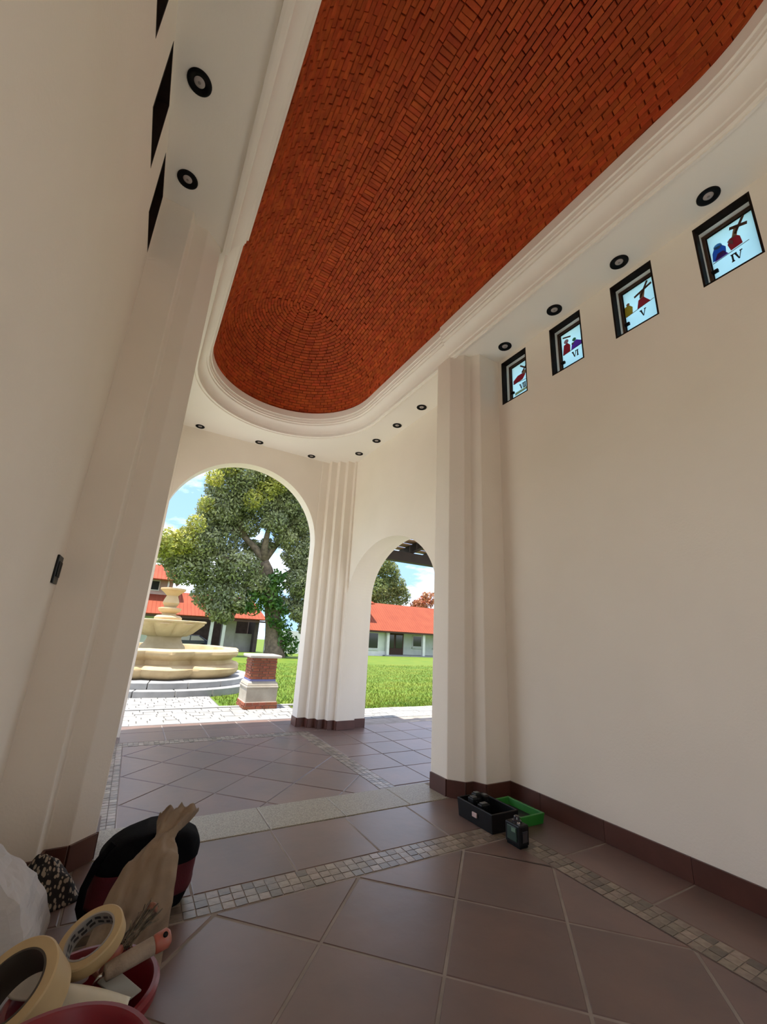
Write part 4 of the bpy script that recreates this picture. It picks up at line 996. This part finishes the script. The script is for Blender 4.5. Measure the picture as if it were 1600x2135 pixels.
# patterned rag
def ragmat():
    M = mat('patterned_cloth', (0.012, 0.011, 0.012), 0.85); t = M.node_tree; b = t.nodes['Principled BSDF']
    tcn = t.nodes.new('ShaderNodeTexCoord'); vo = t.nodes.new('ShaderNodeTexVoronoi'); vo.inputs['Scale'].default_value = 85; vo.inputs['Randomness'].default_value = 1
    mpn = t.nodes.new('ShaderNodeMapping'); mpn.inputs['Scale'].default_value = (1, 0.8, 0.45); t.links.new(tcn.outputs['Object'], mpn.inputs[0]); t.links.new(mpn.outputs[0], vo.inputs['Vector'])
    rp = t.nodes.new('ShaderNodeValToRGB'); rp.color_ramp.elements[0].position = 0.40; rp.color_ramp.elements[0].color = (0.34, 0.29, 0.23, 1); rp.color_ramp.elements[1].position = 0.46; rp.color_ramp.elements[1].color = (0.012, 0.011, 0.012, 1)
    t.links.new(vo.outputs['Distance'], rp.inputs[0]); t.links.new(rp.outputs[0], b.inputs['Base Color']); return M
def heap(name, c, rx, ry, h, seed, m_, pts=28, rim=0.02, rot=0.0, peak=1.3, rough=0.35):
    g = MB(); n = 64; rings = pts
    for r in range(rings + 1):
        t = r / rings
        for i in range(n):
            a = 2 * PI * i / n
            rr = t * (1 + 0.22 * noise.noise(Vector((math.cos(a) * 1.3 + seed, math.sin(a) * 1.3, seed))))
            x, y_ = rx * rr * math.cos(a), ry * rr * math.sin(a)
            z = h * (1 - t ** peak) 
            z *= 1 + rough * fbm((x * 9 + seed, y_ * 9, seed), 1.0) 
            z += 0.25 * h * abs(noise.noise(Vector((x * 16 + seed, y_ * 16, 2)))) * (1 - t)
            z = max(z, 0.004) if t < 1 else 0.001
            xr, yr2 = x * math.cos(rot) - y_ * math.sin(rot), x * math.sin(rot) + y_ * math.cos(rot)
            g.v.append((c[0] + xr, c[1] + yr2, c[2] + z))
    g.f = [(r * n + i, r * n + (i + 1) % n, (r + 1) * n + (i + 1) % n, (r + 1) * n + i) for r in range(rings) for i in range(n)] + [tuple(rings * n + i for i in range(n))]
    return g.build(name, m_, smooth=True)
RAG = ragmat()
rg = heap('rag', (-0.135, 2.440, 0.0), 0.180, 0.085, 0.175, 3.7, RAG, rot=-0.35); tag(rg, 'black and beige patterned rag bunched against the left pier', 'rag')
# white sack
WSACK = mat('white_paper_sack', (0.50, 0.49, 0.48), 0.65, (0.42, 0.41, 0.41), 5, 4, bump=0.15, bscale=40)
bmw = bmesh.new()
prof_s = [((-0.335, 1.78, 0.0), (-0.075, 1.78, 0.0), (-0.05, 2.02, 0.0), (-0.10, 2.10, 0.0), (-0.335, 2.14, 0.0)),
          ((-0.335, 1.78, 0.15), (-0.085, 1.80, 0.15), (-0.062, 2.02, 0.16), (-0.115, 2.09, 0.17), (-0.335, 2.13, 0.15)),
          ((-0.335, 1.80, 0.27), (-0.14, 1.84, 0.27), (-0.115, 2.02, 0.27), (-0.165, 2.08, 0.28), (-0.335, 2.11, 0.29)),
          ((-0.335, 1.86, 0.36), (-0.25, 1.90, 0.36), (-0.235, 2.00, 0.36), (-0.245, 2.05, 0.37), (-0.335, 2.07, 0.38)),
          ((-0.335, 1.94, 0.41), (-0.30, 1.95, 0.41), (-0.295, 1.98, 0.42), (-0.30, 2.00, 0.42), (-0.335, 2.01, 0.42))]
rows = [[bmw.verts.new(p) for p in r] for r in prof_s]
for a, b in zip(rows[:-1], rows[1:]):
    for i in range(5): bmw.faces.new((a[i], a[(i + 1) % 5], b[(i + 1) % 5], b[i]))
bmw.faces.new(rows[-1]); bmw.faces.new(rows[0][::-1])
bmesh.ops.subdivide_edges(bmw, edges=bmw.edges[:], cuts=7, use_grid_fill=True)
for v in bmw.verts:
    if v.co.z > 0.004:
        d = fbm(v.co * 11, 1, 3); w_ = 1 - abs(2 * noise.noise(v.co * 9))
        f_ = 1 if v.co.x > -0.32 else 0
        v.co.x += f_ * (0.010 * d + 0.008 * w_); v.co.y += f_ * 0.010 * noise.noise(v.co * 13 + Vector((5, 0, 0))); v.co.z += 0.006 * d
bmesh.ops.recalc_face_normals(bmw, faces=bmw.faces)
me = bpy.data.meshes.new('white_sack'); bmw.to_mesh(me); bmw.free(); me.materials.append(WSACK)
o = bpy.data.objects.new('white_sack', me); COL.objects.link(o); tag(o, 'crumpled white sack against the wall at the picture edge', 'sack')

# ------------------------------------------------------------------ buckets with tools
REDP = mat('red_plastic', (0.175, 0.004, 0.011), 0.36, (0.15, 0.003, 0.009), 8, 3, spec=0.4)
def bucket(c, r, h, label, lip=0.012):
    rt = thing('bucket', (c[0], c[1], 0), label, 'bucket', 'red buckets in the foreground')
    p = [(r * 0.80, 0.0), (r * 0.98, h - 0.03), (r * 0.985, h - 0.028), (r + lip, h - 0.026), (r + lip + 0.002, h - 0.008), (r + lip * 0.6, h), (r - 0.001, h), (r - 0.006, h - 0.006), (r * 0.78, 0.006), (0.0005, 0.006)]
    MB().lathe([(0.0005, 0.0)] + p, (c[0], c[1], 0), 64, cap=False).build('body', REDP, rt, auto=40)
    MB().tube([(c[0] - (r + 0.012) * math.cos(a), c[1] + 0.02 - 0.05 * math.sin(a), h - 0.02 - 0.10 * math.sin(a)) for a in [PI * i / 16 for i in range(17)]], 0.003, 8).build('handle', CHROME, rt)
    return rt
B1 = (0.068, 1.440); H1 = 0.25
bucket(B1, 0.148, H1, 'red plastic bucket full of tape rolls and painting tools')
B2 = (0.016, 1.000); H2 = 0.40
bucket(B2, 0.150, H2, 'red plastic bucket at the bottom edge, nearest the camera')
# content of the near bucket: water with foam sheen
MB().lathe([(0.138, H2 - 0.06), (0.0005, H2 - 0.06)], (B2[0], B2[1], 0), 48, cap=False).build('rinse_water', mat('pinkish_rinse_water', (0.30, 0.10, 0.11), 0.06), bpy.data.objects['bucket.001'])
TAPE = mat('masking_tape', (0.46, 0.34, 0.175), 0.45, (0.40, 0.29, 0.145), 9, 3)
CARD = mat('grey_card_core', (0.28, 0.27, 0.25), 0.7)
INK = mat('black_print', (0.03, 0.03, 0.035), 0.6)
def frame_(c, nrm, up=(0, 0, 1)):
    z = Vector(nrm).normalized(); x = Vector(up).cross(z)
    if x.length < 1e-3: x = Vector((1, 0, 0))
    x.normalize(); y_ = z.cross(x); M = Matrix((x, y_, z)).transposed().to_4x4(); M.translation = Vector(c); return M
def taperoll(name, c, nrm, ro, ri, w_, label, m_, printed, inner):
    rt = thing(name, c, label, 'tape roll')
    M = frame_(c, nrm)
    rb = 0.003
    MB().lathe([(ri + 0.003, -w_ / 2), (ro - rb, -w_ / 2), (ro, -w_ / 2 + rb), (ro, w_ / 2 - rb), (ro - rb, w_ / 2), (ri + 0.003, w_ / 2), (ri + 0.003, -w_ / 2)], n=64, cap=False, M=M).build('tape', m_, rt, auto=40)
    MB().lathe([(ri, -w_ / 2 - 0.001), (ri + 0.004, -w_ / 2 - 0.001), (ri + 0.004, w_ / 2 + 0.001), (ri, w_ / 2 + 0.001), (ri, -w_ / 2 - 0.001)], n=64, cap=False, M=M).build('core', inner, rt, auto=40)
    if printed:
        for k in range(16):
            for rr in range(2):
                a0 = 2 * PI * k / 16 + 0.1 * rr; g = MB(); q_ = 5; z0 = -w_ * 0.32 + rr * w_ * 0.36; z1 = z0 + w_ * 0.22
                vv = []
                for i in range(q_ + 1):
                    a = a0 + 0.27 * i / q_
                    for z in (z0, z1): vv.append(M @ Vector(((ri - 0.0006) * math.cos(a), (ri - 0.0006) * math.sin(a), z + 0.003 * math.sin(6 * a))))
                g.add([tuple(p) for p in vv], [(2 * i, 2 * i + 1, 2 * i + 3, 2 * i + 2) for i in range(q_)]).build('print_mark', INK, rt)
    return rt
taperoll('tape_roll', (0.062, 1.482, 0.322), (-0.36, -0.30, 0.86), 0.073, 0.050, 0.034, 'beige masking tape roll with a dark printed core on the bucket', TAPE, True, CARD)
taperoll('tape_roll', (-0.062, 1.345, 0.325), (-0.42, -0.42, 0.80), 0.086, 0.060, 0.080, 'wide brown tape roll with a deep dark hole at the picture edge', TAPE, False, mat('dark_core', (0.05, 0.04, 0.03), 0.8))
# white sheet of masking paper curling out of the bucket
g = MB(); na, nb_ = 16, 18
for i in range(na):
    w_ = i / (na - 1)
    for j in range(nb_):
        s_ = j / (nb_ - 1)
        g.v.append((0.012 + 0.148 * s_ - 0.030 * w_ * (1 - 0.3 * s_), 1.425 - 0.095 * s_ - (0.075 + 0.02 * s_) * w_ + 0.010 * math.sin(PI * s_), 0.285 - 0.012 * s_ + 0.022 * math.sin(PI * min(1, w_ * 1.1)) - 0.012 * w_))
g.f = [(i * nb_ + j, i * nb_ + j + 1, (i + 1) * nb_ + j + 1, (i + 1) * nb_ + j) for i in range(na - 1) for j in range(nb_ - 1)]
sh = g.build('paper_sheet', mat('cream_paper', (0.62, 0.60, 0.49), 0.6, (0.58, 0.56, 0.45), 5, 3), smooth=True)
sd_ = sh.modifiers.new('solid', 'SOLIDIFY'); sd_.thickness = 0.0012
tag(sh, 'curled cream paper sheet lying across the tool bucket', 'paper')
# paint roller: handle with red grip and dirty sleeve
pr = thing('paint_roller', (0.19, 1.45, 0.30), 'paint roller with a beige sleeve and red end resting on the bucket rim', 'paint roller')
SLE = mat('roller_sleeve', (0.30, 0.235, 0.175), 0.85, (0.22, 0.165, 0.12), 20, 3, bump=0.3, bscale=80)
a_, b_ = Vector((0.100, 1.405, 0.290)), Vector((0.240, 1.432, 0.315)); dd = (b_ - a_)
MB().tube([tuple(a_ + dd * t) for t in (0, 0.02, 0.35, 0.72, 0.74)], [0.012, 0.017, 0.0185, 0.019, 0.017], 18).build('sleeve', SLE, pr, smooth=True)
MB().tube([tuple(a_ + dd * t) for t in (0.73, 0.76, 0.95, 1.0)], [0.017, 0.020, 0.021, 0.014], 18).build('end_grip', mat('orange_red_plastic', (0.36, 0.085, 0.055), 0.45, (0.30, 0.12, 0.08), 40, 3), pr, smooth=True)
MB().lathe([(0.006, 0), (0.006, 0.003), (0.0005, 0.003)], n=12, cap=False, M=frame_(a_ + dd * 0.86 + Vector((0.005, -0.012, 0.017)), (0.2, -0.5, 0.8))).build('screw_hole', BLACK, pr)
MB().tube([tuple(a_), (0.090, 1.402, 0.288), (0.082, 1.41, 0.27), (0.085, 1.42, 0.24)], 0.004, 8).build('wire_arm', CHROME, pr, smooth=True)
# paint brush with messy bristles
pbr = thing('paint_brush', (0.17, 1.50, 0.31), 'stiff old paint brush with dark clotted bristles behind the roller', 'paint brush')
a_, b_ = Vector((0.136, 1.485, 0.292)), Vector((0.204, 1.570, 0.318)); dd = b_ - a_
g = MB()
for k in range(70):
    o1 = Vector((random.gauss(0, 0.008), random.gauss(0, 0.004), random.gauss(0, 0.006))); o2 = Vector((random.gauss(0, 0.014), random.gauss(0, 0.010), random.gauss(0, 0.010)))
    g.tube([tuple(a_ + o1), tuple(a_ + dd * 0.45 + (o1 + o2) / 2), tuple(a_ + dd * random.uniform(0.75, 0.95) + o2)], [0.0022, 0.002, 0.0014], 5)
tag(g.build('bristles', mat('clotted_bristle', (0.055, 0.04, 0.025), 0.8, (0.16, 0.12, 0.08), 60, 3, island=0.6), pbr), kind='stuff')
MB().tube([tuple(a_ + dd * 0.86), tuple(a_ + dd * 0.98), tuple(a_ + dd * 1.06)], [0.012, 0.017, 0.010], 12).build('paint_clot', mat('orange_clot', (0.34, 0.13, 0.075), 0.6, (0.12, 0.05, 0.03), 70, 3), pbr, smooth=True)
MB().tube([tuple(a_ - dd * 0.05), tuple(a_ - dd * 0.3), tuple(a_ - dd * 0.6)], [0.009, 0.011, 0.008], 10).build('handle', MATS['orange_red_plastic'], pbr, smooth=True)
# plastic scraper
scp = thing('scraper', (0.155, 1.365, 0.27), 'grey translucent scraper blade under the cream paper', 'scraper')
Ms = Matrix.Translation((0.140, 1.398, 0.257)) @ Matrix.Rotation(-0.95, 4, 'Z') @ Matrix.Rotation(0.12, 4, 'Y')
g = MB().box(-0.055, 0.045, -0.024, 0.024, -0.002, 0.002); g.v = [tuple(Ms @ Vector(p)) for p in g.v]
g.build('blade', mat('grey_plastic_blade', (0.27, 0.26, 0.22), 0.4), scp, bevel=0.0015)
g = MB().box(-0.10, -0.055, -0.016, 0.016, -0.007, 0.007); g.v = [tuple(Ms @ Vector(p)) for p in g.v]
g.build('grip', MATS['orange_red_plastic'], scp, bevel=0.004)
# clear plastic wrap scrap
wr = heap('plastic_wrap', (-0.040, 1.500, 0.252), 0.046, 0.045, 0.058, 8.3, mat('milky_plastic', (0.36, 0.335, 0.28), 0.35, (0.44, 0.42, 0.37), 14, 3), pts=14, rough=0.6); tag(wr, 'crumpled milky plastic wrap between the two tape rolls', 'plastic wrap')
# white cap seen through the tape roll
wc = thing('bottle_cap', (0.052, 1.470, 0.25), 'white plastic cap visible through the printed tape roll', 'cap')
MB().lathe([(0.020, -0.03), (0.020, 0.0), (0.016, 0.004), (0.0005, 0.004)], (0.052, 1.470, 0.285), 24, cap=False).build('shell', mat('white_plastic', (0.60, 0.58, 0.56), 0.35), wc, auto=40)
MB().lathe([(0.013, 0.0), (0.013, 0.003), (0.0005, 0.003)], (0.052, 1.470, 0.2885), 20, cap=False).build('rim_disc', mat('white_plastic', (0.60, 0.58, 0.56), 0.35), wc)

for o in bpy.data.objects:
    if '_o' in o: del o['_o']
